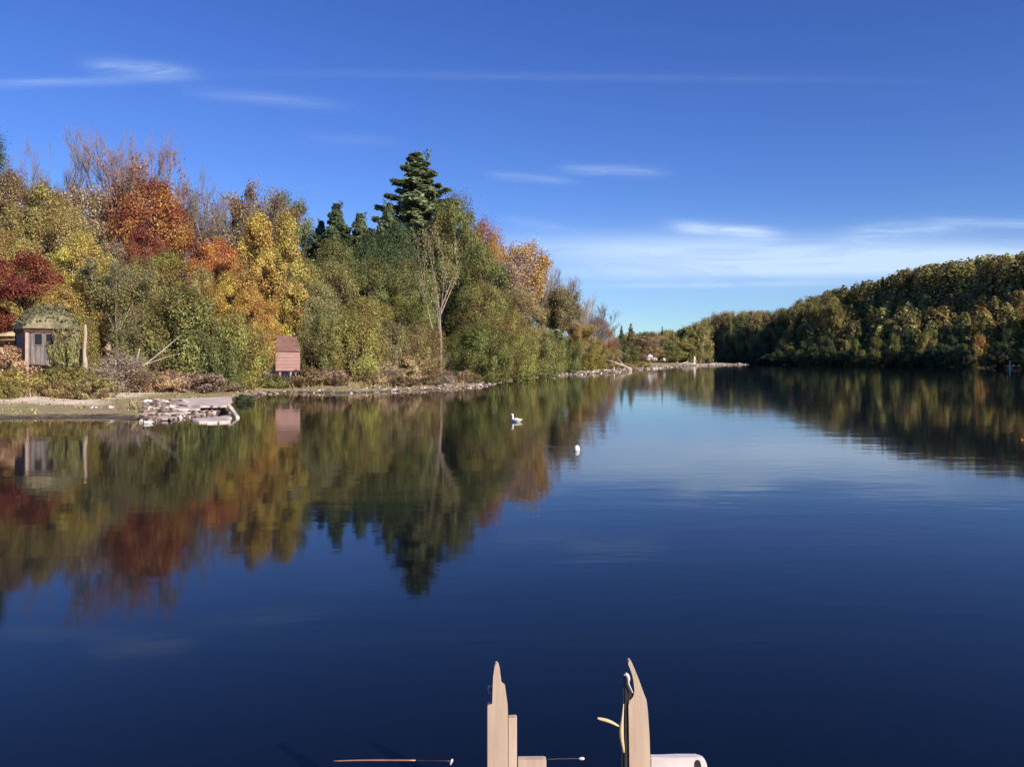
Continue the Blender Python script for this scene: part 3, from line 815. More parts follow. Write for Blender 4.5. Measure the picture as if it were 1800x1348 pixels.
def prism_xy(bm, pts, dz):
    a = [bm.verts.new(p) for p in pts]; b = [bm.verts.new((p[0], p[1], p[2] - dz)) for p in pts]
    bm.faces.new(a); bm.faces.new(b[::-1]); n = len(pts)
    for i in range(n): bm.faces.new((a[i], b[i], b[(i + 1) % n], a[(i + 1) % n]))

def smooth_path(ctrl, k=5):
    P = np.array(ctrl, float); out = []
    n = len(P)
    for i in range(n - 1):
        p0, p1, p2, p3 = P[max(i - 1, 0)], P[i], P[i + 1], P[min(i + 2, n - 1)]
        for t in np.linspace(0, 1, k, endpoint=False):
            out.append(0.5 * ((2 * p1) + (-p0 + p2) * t + (2 * p0 - 5 * p1 + 4 * p2 - p3) * t * t + (-p0 + 3 * p1 - 3 * p2 + p3) * t ** 3))
    out.append(P[-1]); out = np.array(out)
    return out[:, :3], np.maximum(out[:, 3], 0.0015)

def tube_obj(name, ctrl, mat, parent=None, sides=8, k=4, smooth=True):
    a = Acc(); p, r = smooth_path(ctrl, k)
    r = r.copy(); r[0] *= 0.25; r[-1] *= 0.25
    p = np.concatenate([p[:1], p, p[-1:]]); r = np.concatenate([[0.0005], r / np.where(np.arange(len(r)) % (len(r) - 1) == 0, 0.25, 1.0), [0.0005]])
    p[0] += (p[1] - p[2]) * 0.05; p[-1] += (p[-2] - p[-3]) * 0.05
    tube(a, p, r, sides)
    return link(name, a.mesh(name, smooth), mat, parent)

PLANK = simple_mat('weathered_grey_planks', (0.09, 0.078, 0.078), (0.26, 0.225, 0.22), 5.0, 0.9, (9, 9, 0.7), 0.6, 0.02)
POSTW = simple_mat('pale_bare_wood', (0.27, 0.21, 0.165), (0.50, 0.40, 0.32), 6.0, 0.85, (4, 4, 0.6), 0.5, 0.02)
FASC = simple_mat('dark_red_brown_board', (0.045, 0.022, 0.02), (0.12, 0.055, 0.05), 6.0, 0.85)
GLASS = simple_mat('dark_window_glass', (0.006, 0.008, 0.02), (0.010, 0.011, 0.016), 2.0, 0.5, bump=0.0, spec=0.15)
MOSS = simple_mat('moss_on_roof', (0.08, 0.085, 0.05), (0.30, 0.26, 0.16), 5.0, 0.95, bump=0.9, bdist=0.08)
DARKW = simple_mat('black_tarred_wood', (0.012, 0.01, 0.01), (0.04, 0.032, 0.03), 6.0, 0.85)
PINKW = simple_mat('faded_pink_boards', (0.33, 0.195, 0.18), (0.44, 0.275, 0.255), 3.5, 0.85, (1, 1, 5), 0.5, 0.015)
PINKR = simple_mat('brownish_red_roofing', (0.18, 0.095, 0.078), (0.26, 0.145, 0.12), 4.0, 0.9, bump=0.5)
CONC = simple_mat('pale_worn_slab', (0.34, 0.27, 0.23), (0.82, 0.69, 0.60), 2.2, 0.9, bump=0.6, bdist=0.03)
ROCK = simple_mat('pinkish_pale_stone', (0.28, 0.21, 0.18), (0.68, 0.57, 0.50), 3.0, 0.9, bump=0.6, bdist=0.05)
ROCKW = simple_mat('white_chalky_stone', (0.36, 0.31, 0.29), (0.72, 0.66, 0.63), 3.0, 0.85, bump=0.5, bdist=0.05)
DRIFT = simple_mat('bleached_driftwood', (0.36, 0.30, 0.25), (0.76, 0.68, 0.60), 6.0, 0.85, bump=0.5)
LOGD = simple_mat('wet_dark_log', (0.018, 0.014, 0.012), (0.07, 0.05, 0.042), 5.0, 0.7, bump=0.6, bdist=0.03)
SANDS = simple_mat('tan_sandstone', (0.36, 0.23, 0.12), (0.66, 0.48, 0.29), 2.5, 0.95, bump=0.8, bdist=0.1)
NAVY = simple_mat('dark_navy_lump', (0.006, 0.006, 0.03), (0.018, 0.018, 0.07), 3.0, 0.6)
FEATHER = simple_mat('white_feathers', (0.72, 0.68, 0.63), (0.86, 0.84, 0.80), 20.0, 0.8, bump=0.2)
FEATHD = simple_mat('dark_feathers', (0.012, 0.014, 0.014), (0.05, 0.045, 0.04), 20.0, 0.7, bump=0.2)
BILL = simple_mat('orange_bill', (0.45, 0.16, 0.03), (0.6, 0.25, 0.05), 20.0, 0.5, bump=0.1)
BEIGE = simple_mat('worn_beige_paint', (0.38, 0.285, 0.21), (0.55, 0.43, 0.325), 14.0, 0.65, (2.2, 1, 0.22), 0.4, 0.002, detail=8)
BEIGE2 = simple_mat('worn_pinkish_beige_paint', (0.40, 0.295, 0.225), (0.56, 0.44, 0.345), 14.0, 0.65, (2.2, 1, 0.22), 0.4, 0.002, detail=8)
WHITEP = simple_mat('scuffed_white_plastic', (0.52, 0.47, 0.46), (0.70, 0.66, 0.65), 9.0, 0.4, bump=0.15, bdist=0.001)
IRON = simple_mat('dull_dark_iron', (0.03, 0.028, 0.03), (0.09, 0.085, 0.09), 20.0, 0.5, metallic=0.6, bump=0.2, bdist=0.001)
STEEL = simple_mat('greyed_galvanised_steel', (0.25, 0.25, 0.30), (0.5, 0.5, 0.55), 20.0, 0.45, metallic=0.7, bump=0.1, bdist=0.001)
BRASS = simple_mat('yellowed_ochre_paint', (0.52, 0.38, 0.19), (0.70, 0.54, 0.31), 15.0, 0.5, bump=0.2, bdist=0.001)
COPPER = simple_mat('dull_copper_tube', (0.35, 0.17, 0.11), (0.55, 0.31, 0.22), 15.0, 0.45, metallic=0.5, bump=0.1, bdist=0.001)
DECK = simple_mat('grey_deck_boards', (0.16, 0.13, 0.10), (0.34, 0.28, 0.22), 3.0, 0.9, (12, 1, 12), 0.6, 0.01)
LEAFO = simple_mat('fallen_orange_leaf', (0.45, 0.13, 0.03), (0.6, 0.22, 0.05), 10.0, 0.7)

# --- mossy shed on legs
c = W_(82, 640, 31.6)
shed = empty('shed', (c.x, c.y, 1.46), math.radians(43))
tag(shed, 'grey plank shed with rounded mossy roof and two black windows, raised on legs', 'shed')
w, dp, hh = 1.8, 1.7, 1.40
bm = bmesh.new()
nb = 11
for k in range(nb):      # upright boards, each a little proud or shy of the next
    x = -w / 2 + (k + 0.5) * w / nb
    o = rs.uniform(-0.012, 0.012)
    box(bm, (x, -dp / 2 + o, hh / 2 + rs.uniform(-0.03, 0.01)), (w / nb - 0.012, 0.035, hh))
for sx in (-1, 1):
    for k in range(9):
        y = -dp / 2 + 0.03 + (k + 0.5) * (dp - 0.03) / 9
        box(bm, (sx * (w / 2 - 0.02) + rs.uniform(-0.01, 0.01), y, hh / 2), (0.035, dp / 9 - 0.012, hh))
box(bm, (0, dp / 2, hh / 2), (w - 0.1, 0.035, hh)); box(bm, (0, 0, 0.03), (w - 0.1, dp - 0.1, 0.05))
bm_obj('wall', bm, PLANK, shed)
for sx in (-1, 1):
    for sy in (-1, 1):
        bm = bmesh.new(); box(bm, (sx * (w / 2 - 0.03), sy * (dp / 2 - 0.03) - (0.035 if sy < 0 else -0.03), hh / 2), (0.11, 0.10, hh + 0.06))
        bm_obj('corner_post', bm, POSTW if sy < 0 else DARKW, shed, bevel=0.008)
        bm = bmesh.new(); box(bm, (sx * (w / 2 - 0.05), sy * (dp / 2 - 0.05), -0.55), (0.12, 0.12, 1.06))
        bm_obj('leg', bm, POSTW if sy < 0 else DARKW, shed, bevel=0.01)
bm = bmesh.new(); box(bm, (0, -dp / 2 - 0.06, hh - 0.05), (w + 0.16, 0.05, 0.2)); box(bm, (-w / 2 - 0.06, 0, hh - 0.05), (0.05, dp, 0.17)); bm_obj('fascia', bm, FASC, shed)
for x0, x1 in ((0.27, 0.55), (0.66, 0.98)):
    xc = -w / 2 + (x0 + x1) / 2; ww = x1 - x0; zc = 0.98; wh = 0.46
    bm = bmesh.new()
    for sx in (-1, 1): box(bm, (xc + sx * (ww / 2), -dp / 2 - 0.035, zc), (0.04, 0.05, wh + 0.04))
    for sz in (-1, 1): box(bm, (xc, -dp / 2 - 0.033, zc + sz * wh / 2), (ww - 0.04, 0.046, 0.04))
    fr = bm_obj('window', bm, PLANK, shed)
    bm = bmesh.new(); box(bm, (xc, -dp / 2 - 0.024, zc), (ww - 0.045, 0.012, wh - 0.045)); bm_obj('pane', bm, GLASS, fr)
n = 28
U, Vv = np.meshgrid(np.linspace(-1, 1, n), np.linspace(-1, 1, n))
prof = (1 - np.abs(U) ** 2.2) ** 0.7 * (1 - np.abs(Vv) ** 2.4) ** 0.65
Zr = hh + 0.03 + 0.84 * prof + 0.05 * vnoise(U * 3, Vv * 3, 0.5, 3) * (prof > 0.02)
top = np.stack([U * (w / 2 + 0.12), Vv * (dp / 2 + 0.14), Zr], -1).reshape(-1, 3)
bot = top.copy(); bot[:, 2] = np.minimum(bot[:, 2] - 0.09, hh + 0.3); bot[:, 2] = np.where(prof.reshape(-1) < 0.02, hh - 0.03, bot[:, 2])
ii, jj = np.meshgrid(np.arange(n - 1), np.arange(n - 1), indexing='ij')
q = np.stack([ii * n + jj, ii * n + jj + 1, (ii + 1) * n + jj + 1, (ii + 1) * n + jj], -1).reshape(-1, 4)
edge = [(k, k + 1) for k in range(n - 1)] + [(k * n + n - 1, (k + 1) * n + n - 1) for k in range(n - 1)] + [(n * n - 1 - k, n * n - 2 - k) for k in range(n - 1)] + [((n - 1 - k) * n, (n - 2 - k) * n) for k in range(n - 1)]
sk = np.array([(a, a + n * n, b + n * n, b) for a, b in edge])
roof = link('roof', quad_mesh('roof', np.concatenate([top, bot]), np.concatenate([q, q[:, ::-1] + n * n, sk]), None, True), MOSS, shed)
rng = np.random.default_rng(5)
a = Acc(); pick = rng.integers(n * n, size=1500)
keep = top[pick][prof.reshape(-1)[pick] > 0.03]
leaves(a, rng, keep + rng.normal(size=keep.shape) * 0.035 + np.array([0, 0, 0.03]), 0.09, rng.uniform(0, 1, len(keep)))
mo = link('moss', a.mesh('moss'), LEAF, roof); mo.color = (0.24, 0.235, 0.12, 1)

# --- pink hut
c = W_(501, 652, 42)
hut = empty('pink_hut', (c.x, c.y + 0.55, c.z), math.radians(15))
tag(hut, 'small faded pink hut with a brownish red sloping roof between green bushes', 'hut')
w, dp, h1, h2 = 1.24, 1.1, 1.05, 1.5
bm = bmesh.new()
v = [bm.verts.new(p) for p in ((-w/2, -dp/2, 0), (w/2 + 0.04, -dp/2, 0), (w/2 + 0.04, dp/2, 0), (-w/2, dp/2, 0), (-w/2, -dp/2, h1), (w/2, -dp/2, h1), (w/2, dp/2, h2), (-w/2, dp/2, h2))]
for f in ((0,1,5,4), (1,2,6,5), (2,3,7,6), (3,0,4,7), (4,5,6,7), (3,2,1,0)): bm.faces.new([v[k] for k in f])
for k in range(6): box(bm, (0, -dp / 2 - 0.008, 0.09 + k * 0.175), (w + 0.01, 0.02, 0.165))
bm_obj('wall', bm, PINKW, hut, bevel=0.004)
bm = bmesh.new()
sl = math.atan2(0.62, 1.3)
v = [bm.verts.new(p) for p in ((-w/2 - 0.02, -dp/2 - 0.1, h1), (w/2 + 0.02, -dp/2 - 0.1, h1 - 0.02), (w/2 - 0.13, dp/2 + 0.1, h1 + 0.74), (-w/2 + 0.02, dp/2 + 0.1, h1 + 0.80))]
v2 = [bm.verts.new(x.co + Vector((0, 0, 0.06))) for x in v]
bm.faces.new(v[::-1]); bm.faces.new(v2)
for k in range(4): bm.faces.new((v[k], v[(k+1) % 4], v2[(k+1) % 4], v2[k]))
bm_obj('roof', bm, PINKR, hut, bevel=0.008)
bm = bmesh.new(); box(bm, (w/2 + 0.075, -dp/2 - 0.02, h1 / 2 + 0.05), (0.05, 0.05, h1 + 0.1), Matrix.Rotation(0.06, 3, 'Y')); bm_obj('corner_trim', bm, DARKW, hut)
for sx, sy in ((-0.4, -0.4), (0.15, -0.42), (0.42, -0.38), (-0.4, 0.4), (0.4, 0.4)):
    bm = bmesh.new(); box(bm, (sx, sy, -0.22), (0.1, 0.1, 0.43)); bm_obj('leg', bm, POSTW, hut, bevel=0.01)

# --- pale snag, ledge, stumps
def snag(name, px, ytop, ybase, wpx, d, mat, label, cat, lean=0.0):
    b = W_(px, ybase, d); t = W_(px, ytop, d); r = wpx / F * d / 2
    h = t.z - b.z
    o = tube_obj(name, [(0, 0, -0.25, r * 1.9), (0.02, 0, h * 0.12, r * 1.45), (-0.02 + lean * .3, 0, h * 0.4, r * 1.05), (lean * .6, 0.03, h * 0.75, r), (lean, 0, h * 0.97, r * 0.85), (lean + r * .4, 0, h, r * 0.35)], mat, None, 9, 5)
    a = o.data; co = np.zeros(len(a.vertices) * 3, np.float32); a.vertices.foreach_get('co', co); co = co.reshape(-1, 3)
    co[:, :2] *= (1 + 0.16 * vnoise(co[:, 0] * 9 + co[:, 2] * 2, co[:, 1] * 9, 1.0, px))[:, None]
    a.vertices.foreach_set('co', co.ravel()); a.update()
    o.location = b
    return tag(o, label, cat)
snag('dead_snag', 149, 571, 645, 5.5, 30.6, POSTW, 'pale broken tree trunk standing upright next to the mossy shed', 'tree trunk', 0.02)
snag('stump', 456, 652, 676, 6, 41.5, POSTW, 'slim pinkish stump on the bank beside the black hollow', 'stump', 0.08)
snag('stake', 1220, 627, 642, 4.5, 186, DRIFT, 'slim white post standing on the sandbar', 'post', 0.1)
snag('stake', 1079, 645, 658, 2.6, 96, DRIFT, 'short pale stick upright in the stones at the end of the wood', 'post', 0.05)
snag('stake', 1776, 634, 648, 3.5, 133, DRIFT, 'short pale post in the shade under the right hill', 'post', 0.0)

ROCKS = []
def rock_mesh(seed, mat, flat=0.7):
    bm = bmesh.new(); bmesh.ops.create_icosphere(bm, subdivisions=3, radius=0.5)
    for v in bm.verts:
        p = v.co.copy()
        p = p + 0.12 * Vector((round(p.x * 5) / 5 - p.x, round(p.y * 4) / 4 - p.y, round(p.z * 4) / 4 - p.z)) * 2
        k = 1 + 0.75 * mnoise.noise(p * 1.7 + Vector((seed * 7.1, 0, 0))) + 0.22 * mnoise.noise(p * 4.5 + Vector((0, seed * 3.3, 0)))
        v.co = p * k; v.co.z *= flat
    me = bpy.data.meshes.new('rock'); bm.to_mesh(me); bm.free(); me.materials.append(mat)
    me.polygons.foreach_set('use_smooth', np.ones(len(me.polygons), bool))
    return me
RM = [rock_mesh(k, ROCK) for k in range(4)]; RW = [rock_mesh(k + 9, ROCKW, 0.75) for k in range(3)]; RS = rock_mesh(21, SANDS, 0.62); RD = rock_mesh(23, LOGD, 0.5)
def rock(name, me, x, y, size, label, group=None, z=None, sc=(1, 1, 1), cat='rock'):
    o = link(name, me); o.location = (x, y, (max(gz(x, y), -0.05) + size * 0.14) if z is None else z)
    o.rotation_euler = (0, 0, rs.uniform(0, 6.28)); o.scale = (size * sc[0], size * sc[1], size * sc[2])
    return tag(o, label, cat, group)
p = W_(12, 592, 34.5); rock('ledge_rock', RS, p.x, p.y, 1.15, 'tan ledge rock jutting out of the bank beside the shed, at the frame edge', z=p.z, sc=(1.3, 1, 0.55)).rotation_euler[2] = 0.3
p = W_(1141, 627, 152); rock('boulder', RW[0], p.x, p.y, 1.5, 'largest white boulder on the grassy sandbar', z=p.z - 0.1, sc=(0.8, 0.8, .9))
p = W_(1151, 632, 150); rock('boulder', RW[1], p.x, p.y, 1.0, 'white boulder leaning on the water side of the largest one', z=p.z)
p = W_(1167, 632, 152); rock('boulder', RW[2], p.x, p.y, 0.7, 'small upright white boulder apart from the two bigger ones', z=p.z, sc=(.8, .8, 1.2))
p = W_(470, 677, 44); rock('navy_lump', RD, p.x, p.y, 1.3, 'low dark navy lump at the water below the pink hut', z=0.16, sc=(1.0, 0.6, 0.3), cat='navy_lump').material_slots[0].link = 'OBJECT'  # flat dark navy lump of unidentified kind
bpy.data.objects['navy_lump'].material_slots[0].material = NAVY; bpy.data.objects['navy_lump'].rotation_euler[2] = 0

# stones strewn on the waterline
edge = []
for a_, b_ in zip(LAKE[10:31], LAKE[11:32]):
    L = math.dist(a_, b_); k = max(1, int(L * 2))
    for t in range(k): edge.append((a_[0] + (b_[0] - a_[0]) * t / k, a_[1] + (b_[1] - a_[1]) * t / k))
n = 0
for k in range(3000):
    if n >= 170: break
    x, y = edge[rs.randrange(len(edge))]
    if y > 60 and rs.random() > 60 / y * 2.2: continue
    x += rs.uniform(-1.5, 0.5); y += rs.uniform(-0.3, 1.5)
    s = shore_sd(np.array([x]), np.array([y]))[0][0]
    if s < -0.25 or s > 2.4: continue
    px = CX + x / y * F
    if px < 500: continue
    size = rs.uniform(1.6, 4.6) / F * y * 1.05
    white = rs.random() < 0.3
    near = px < 860
    where = 'the muddy shore before the driftwood' if near else 'the waterline past the driftwood'
    lab = ('chalk white' if white else 'pinkish grey') + ' stone strewn on ' + where
    rock('stone', rs.choice(RW if white else RM), x, y, size, lab, ('white' if white else 'pinkish grey') + ' stones on ' + where, cat='stone'); n += 1
for px, py, lab in ((166, 721, 'small white stone on the wet lawn edge, the larger of a close pair'), (195, 722, 'small white stone on the wet lawn edge, beside the boat slab')):
    d = 1.6 * F / (py - HY); rock('stone', RW[0], (px - CX) / F * d, d, 0.16, lab, cat='stone')

# --- driftwood at the point
def branchy(name, mat, label, root, segs, cat='driftwood', sides=6):
    a = Acc()
    for ctrl in segs:
        p_, r_ = smooth_path(ctrl, 4); tube(a, p_, r_, sides)
    o = link(name, a.mesh(name, True), mat); o.location = root
    return tag(o, label, cat)
p = W_(864, 672, 55)
branchy('driftwood', DRIFT, 'bleached white driftwood branch forking over the water at the point', (p.x, p.y, 0),
        [[(0.1, 0, -0.3, .12), (0.1, 0, 0.3, .11), (0.05, .1, 0.75, .09), (0.2, .1, 1.05, .05)], [(0.1, 0, 0.35, .07), (-0.5, 0, 0.25, .06), (-1.1, .1, 0.02, .045), (-1.5, .1, -.1, .03)],
         [(0.05, 0, 0.7, .06), (-0.5, .1, 0.55, .05), (-1.0, .1, 0.5, .03)], [(0.12, 0, 0.6, .06), (0.6, .1, 0.62, .045), (0.9, 0, 0.8, .02)], [(0.08, .1, .9, .05), (-.2, .1, 1.1, .04), (-.45, .1, 1.12, .02)]])
p = W_(832, 670, 56)
branchy('log', LOGD, 'black wet log lying along the shore behind the white driftwood', (p.x, p.y, 0.15),
        [[(-1.3, 0, 0.1, .12), (-.6, 0, .14, .2), (.3, 0, .12, .22), (1.1, .05, .16, .17), (1.5, .1, .2, .06)], [(.1, 0, .2, .07), (.3, .1, .5, .05), (.5, .1, .62, .02)]], 'log', 8)
p = W_(738, 650, 51)
branchy('dead_branch', DRIFT, 'thin pale dead branch leaning beside the tan grass mound', (p.x, p.y, gz(p.x, p.y)),
        [[(.5, 0, -.1, .045), (.1, 0, .45, .04), (-.15, .05, .9, .03), (-.3, .05, 1.25, .012)], [(.1, 0, .45, .025), (-.25, 0, .7, .015), (-.35, 0, .95, .008)]], 'branch')
p = W_(790, 655, 53.5)
branchy('dead_branch', DRIFT, 'grey fallen twigs at the foot of the lone pale trunk', (p.x, p.y, gz(p.x, p.y)),
        [[(-.9, 0, 0, .035), (-.2, 0, .12, .035), (.5, .1, .2, .03), (.9, .1, .55, .012)], [(-.2, 0, .1, .025), (-.5, 0, .4, .02), (-.6, 0, .7, .008)], [(.2, 0, .15, .025), (.7, 0, .1, .02), (1.2, 0, .25, .01)]], 'branch')
p = W_(240, 640, 34)
branchy('dead_branch', DRIFT, 'pale dead boughs slanting out of the dry brush toward the largest willow', (p.x, p.y, gz(p.x, p.y)),
        [[(-.4, 0, -.1, .05), (-.3, 0, .5, .045), (-.1, .1, 1.2, .035), (.1, .1, 1.9, .015)], [(-.2, 0, .8, .03), (.5, 0, 1.3, .025), (1.2, .1, 1.9, .02), (1.9, .1, 2.5, .008)], [(-.3, 0, .5, .03), (-.8, 0, .9, .02), (-1.1, 0, 1.5, .008)], [(.4, 0, 1.2, .02), (1.1, 0, 1.45, .015), (1.9, 0, 1.7, .006)]], 'branch')
p = W_(412, 674, 41.5)
branchy('root_arch', DRIFT, 'arched pinkish root in front of the black hollow', (p.x, p.y, gz(p.x, p.y)),
        [[(-.28, 0, -.2, .07), (-.27, 0, .15, .06), (-.05, 0, .42, .055), (.2, 0, .3, .05), (.27, 0, -.2, .055)], [(-.05, 0, .42, .04), (.1, 0, .6, .02)]], 'root')
p = W_(470, 655, 41.8)
branchy('dead_branch', DRIFT, 'pale twisted roots between the slim stump and the pink hut', (p.x, p.y, gz(p.x, p.y)),
        [[(-.4, 0, -.1, .05), (-.25, 0, .35, .05), (.05, 0, .5, .04), (.3, .1, .25, .04), (.4, .1, -.1, .04)], [(-.25, 0, .3, .03), (-.5, 0, .5, .015)]], 'branch')
p = W_(1576, 617, 172)
branchy('log', DRIFT, 'pale fallen trunk lying aslant in the shade of the right hill', (p.x, p.y, p.z),
        [[(-1.6, 0, .8, .2), (-.5, 0, .3, .26), (.7, 0, -.4, .26), (1.5, 0, -.8, .2)], [(-.5, 0, .3, .12), (-.3, 0, 1.0, .05)]], 'log')
p = W_(1090, 640, 110)
branchy('dead_branch', DRIFT, 'grey fallen tree crown lying at the end of the wood', (p.x, p.y, gz(p.x, p.y)),
        [[(1.6, 0, .1, .12), (.5, 0, .5, .1), (-.8, 0, 1.0, .07), (-1.8, 0, 1.3, .03)], [(.5, 0, .5, .06), (0, 0, 1.2, .04), (-.4, 0, 1.7, .02)], [(-.3, 0, .8, .05), (-1, 0, .6, .03), (-1.6, 0, .7, .02)]], 'branch')
p = W_(1265, 641, 208)
branchy('log', DRIFT, 'long thin bleached log lying on the tip of the sandbar', (p.x, p.y, 0.18),
        [[(-3.5, -4, .1, .14), (-1, -1.2, .16, .17), (3, 3.2, .1, .13)], [(-1, -1.2, .16, .08), (-1.2, -1.2, .6, .04)]], 'log')
p = W_(1205, 640, 180)
branchy('driftwood', DRIFT, 'tangled pale driftwood at the foot of the white post', (p.x, p.y, 0.25),
        [[(-1.5, 0, 0, .12), (0, 0, .5, .14), (1.6, 0, .2, .1), (3.2, 0, 0, .08)], [(0, 0, .5, .08), (.8, 0, 1.1, .04)], [(1.4, 0, .2, .08), (2.2, 0, .8, .05)]])

# --- boat slab
slab = empty('boat_slab', (0, 0, 0)); bmz = []
def at_z(px, py, z):
    d = (CAM_H - z) * F / (py - HY); return Vector(((px - CX) / F * d, d, z))
slab.location = at_z(340, 715, 0.2)
tag(slab, 'pale broken landing slab sloping from the lawn into the lake', 'slab')
def slab_piece(name, pix, z, dz, mat, seed):
    bm = bmesh.new()
    ptsw = []
    for i in range(len(pix)):
        a_ = pix[i]; b_ = pix[(i + 1) % len(pix)]
        for t in (0, 0.25, 0.5, 0.75):
            px = a_[0] + (b_[0] - a_[0]) * t; py = a_[1] + (b_[1] - a_[1]) * t
            zz = z + (b_[2] * t + a_[2] * (1 - t) if len(a_) > 2 else 0)
            q_ = at_z(px, py, zz)
            k = 0 if t == 0 else 0.06
            ptsw.append(q_ + Vector((rs.uniform(-k, k) * 2, rs.uniform(-k, k) * 2, 0)) - slab.location)
    prism_xy(bm, ptsw, dz)
    return bm_obj(name, bm, mat, slab)
slab_piece('slab_panel', [(408, 697), (405, 712), (375, 713), (330, 712), (268, 706), (300, 701)], 0.20, 0.07, CONC, 1)
slab_piece('slab_panel', [(404, 731), (407, 740), (385, 741), (350, 740.5), (338, 736), (372, 733)], 0.045, 0.05, CONC, 2)
slab_piece('slab_panel', [(352, 715.5), (345, 719), (300, 719), (262, 712), (280, 710.5)], 0.14, 0.05, CONC, 3)
slab_piece('slab_panel', [(330, 722), (322, 726), (285, 727), (255, 722), (270, 719)], 0.11, 0.05, CONC, 4)
slab_piece('slab_panel', [(312, 730), (300, 736), (262, 734), (250, 730)], 0.07, 0.05, CONC, 5)
p0, p1 = at_z(402, 712, 0.3), at_z(418, 734, 0.02)
bm = bmesh.new(); dv = p1 - p0; box(bm, (p0 + p1) / 2, (0.1, dv.length, 0.05), dv.to_track_quat('Y', 'Z').to_matrix())
tag(bm_obj('plank', bm, DRIFT), 'grey plank tipped off the corner of the landing slab into the water', 'plank')

# --- birds
def duck(name, x, y, z, rz, s, label, head='up', mat=FEATHER, headmat=None, tailmat=None):
    o = empty(name, (x, y, z), rz); o.scale = (s, s, s)
    if head == 'up': ctrl = [(-.24, 0, .13, .008), (-.18, 0, .10, .04), (-.08, 0, .075, .085), (.03, 0, .065, .098), (.12, 0, .085, .075), (.155, 0, .15, .042), (.16, 0, .22, .032), (.178, 0, .27, .045), (.215, 0, .268, .036), (.24, 0, .26, .014)]
    else: ctrl = [(-.24, 0, .15, .008), (-.18, 0, .13, .04), (-.08, 0, .12, .085), (.03, 0, .12, .098), (.12, 0, .11, .072), (.18, 0, .085, .045), (.22, 0, .045, .034), (.255, 0, .01, .042), (.285, 0, -.02, .03), (.3, 0, -.035, .012)]
    b = tube_obj('body', ctrl, mat, o, 12, 5)
    if headmat:
        b.data.materials.append(headmat); lim = .13 if head == 'up' else .17
        for pl in b.data.polygons:
            if pl.center.x > lim and (head != 'up' or pl.center.z > .14): pl.material_index = 1
    if tailmat:
        b.data.materials.append(tailmat); ix = len(b.data.materials) - 1
        for pl in b.data.polygons:
            if pl.center.x < -.15: pl.material_index = ix
    hx, hz = (.235, .262) if head == 'up' else (.295, -.03)
    tube_obj('bill', [(hx, 0, hz, .016), (hx + .04, 0, hz - .008, .011), (hx + .07, 0, hz - .012, .006)], BILL, o, 8, 3)
    for sy in (-1, 1):
        a_ = Acc(); cz = .085 if head == 'up' else .135
        tube(a_, np.array([(-.2, sy * .03, cz + .04), (-.1, sy * .085, cz + .02), (0, sy * .1, cz), (.08, sy * .085, cz)]), [.012, .032, .035, .012], 8)
        link('wing', a_.mesh('wing', True), mat, o)
    if head != 'up':
        for sy in (-1, 1): tube_obj('leg', [(-.01, sy * .04, .06, .012), (0, sy * .04, -.05, .009), (.04, sy * .04, -.07, .012)], BILL, o, 6, 3)
    return tag(o, label, 'duck')
d = 21.2; duck('duck', (908 - CX) / F * d, d, -0.02, 2.6, 0.74, 'white duck swimming alone in the middle of the lake')
d = 20.6; duck('duck', (260 - CX) / F * d, d, -0.02, 3.3, 0.55, 'small white duck with a dark head swimming off the landing slab', headmat=FEATHD)
x, y = (259 - CX) / F * 25.6, 25.6
duck('duck', x, y, gz(x, y) + 0.05, 3.5, 0.66, 'white duck with a dark lowered head standing on the lawn by the landing slab', 'down', headmat=FEATHD)
d = 14.6; fl = empty('float', ((1014 - CX) / F * d, d, 0)); tag(fl, 'small white blob on the water, nearer than the swimming white duck', 'float')  # unidentified white spot on the water, given a float-like shape
tube_obj('blob_body', [(0, 0, -.05, .02), (0, 0, -.03, .045), (0, 0, .02, .055), (0, 0, .065, .046), (0, 0, .095, .02)], FEATHER, fl, 14, 5)
tube_obj('blob_stem', [(0, 0, .09, .01), (0, 0, .11, .01), (.003, 0, .13, .008)], IRON, fl, 8, 3)
p = at_z(1795, 773, 0.004); bm = bmesh.new()
for k in range(8): pass
vs = [bm.verts.new((0.032 * math.cos(t) * (1 + .25 * math.cos(3 * t)), 0.028 * math.sin(t) * (1 + .25 * math.cos(3 * t)), 0.016 + 0.006 * math.sin(2 * t))) for t in np.linspace(0, 6.283, 18, endpoint=False)]
bm.faces.new(vs); g_ = bmesh.ops.extrude_face_region(bm, geom=list(bm.faces)); bmesh.ops.translate(bm, vec=(0, 0, -.012), verts=[e for e in g_['geom'] if isinstance(e, bmesh.types.BMVert)])
o = bm_obj('leaf', bm, LEAFO); o.location = p; tag(o, 'orange fallen leaf floating in the reflection of the right hill', 'leaf')

# --- shrubs and grass mounds
S = lambda nm, tpl, px, top, w, d, col, lab, cat='shrub', bark='brown', idx=0: plant_px(nm, tpl, px, top, w, d, col, lab, cat, None, bark, idx)
S('shrub', 'shrub', 122, 568, 60, 31.0, 'grey', 'ivy-like grey-green shrub climbing the shed wall below its roof', idx=1)
S('shrub', 'bush', 140, 545, 70, 33.2, 'olive', 'olive shrub behind the shed roof and pale trunk', idx=2)
S('shrub', 'shrub', 100, 643, 75, 29.6, 'olive', 'dark olive shrub in front of the shed legs')
S('shrub', 'shrub', 135, 638, 70, 29.8, 'olive', 'olive shrub at the foot of the pale broken trunk', idx=1)
S('shrub', 'shrub', 160, 660, 80, 29.0, 'khaki', 'low khaki shrub at the edge of the lawn below the pale trunk', idx=1)
S('shrub', 'shrub', 100, 668, 60, 28.6, 'khaki', 'dull brown-green shrub on the bank before the shed', idx=0)
S('shrub', 'brush', 205, 608, 95, 33, 'pinkish', 'dry reddish brush with bare twigs between pale trunk and largest willow', bark='mauve')
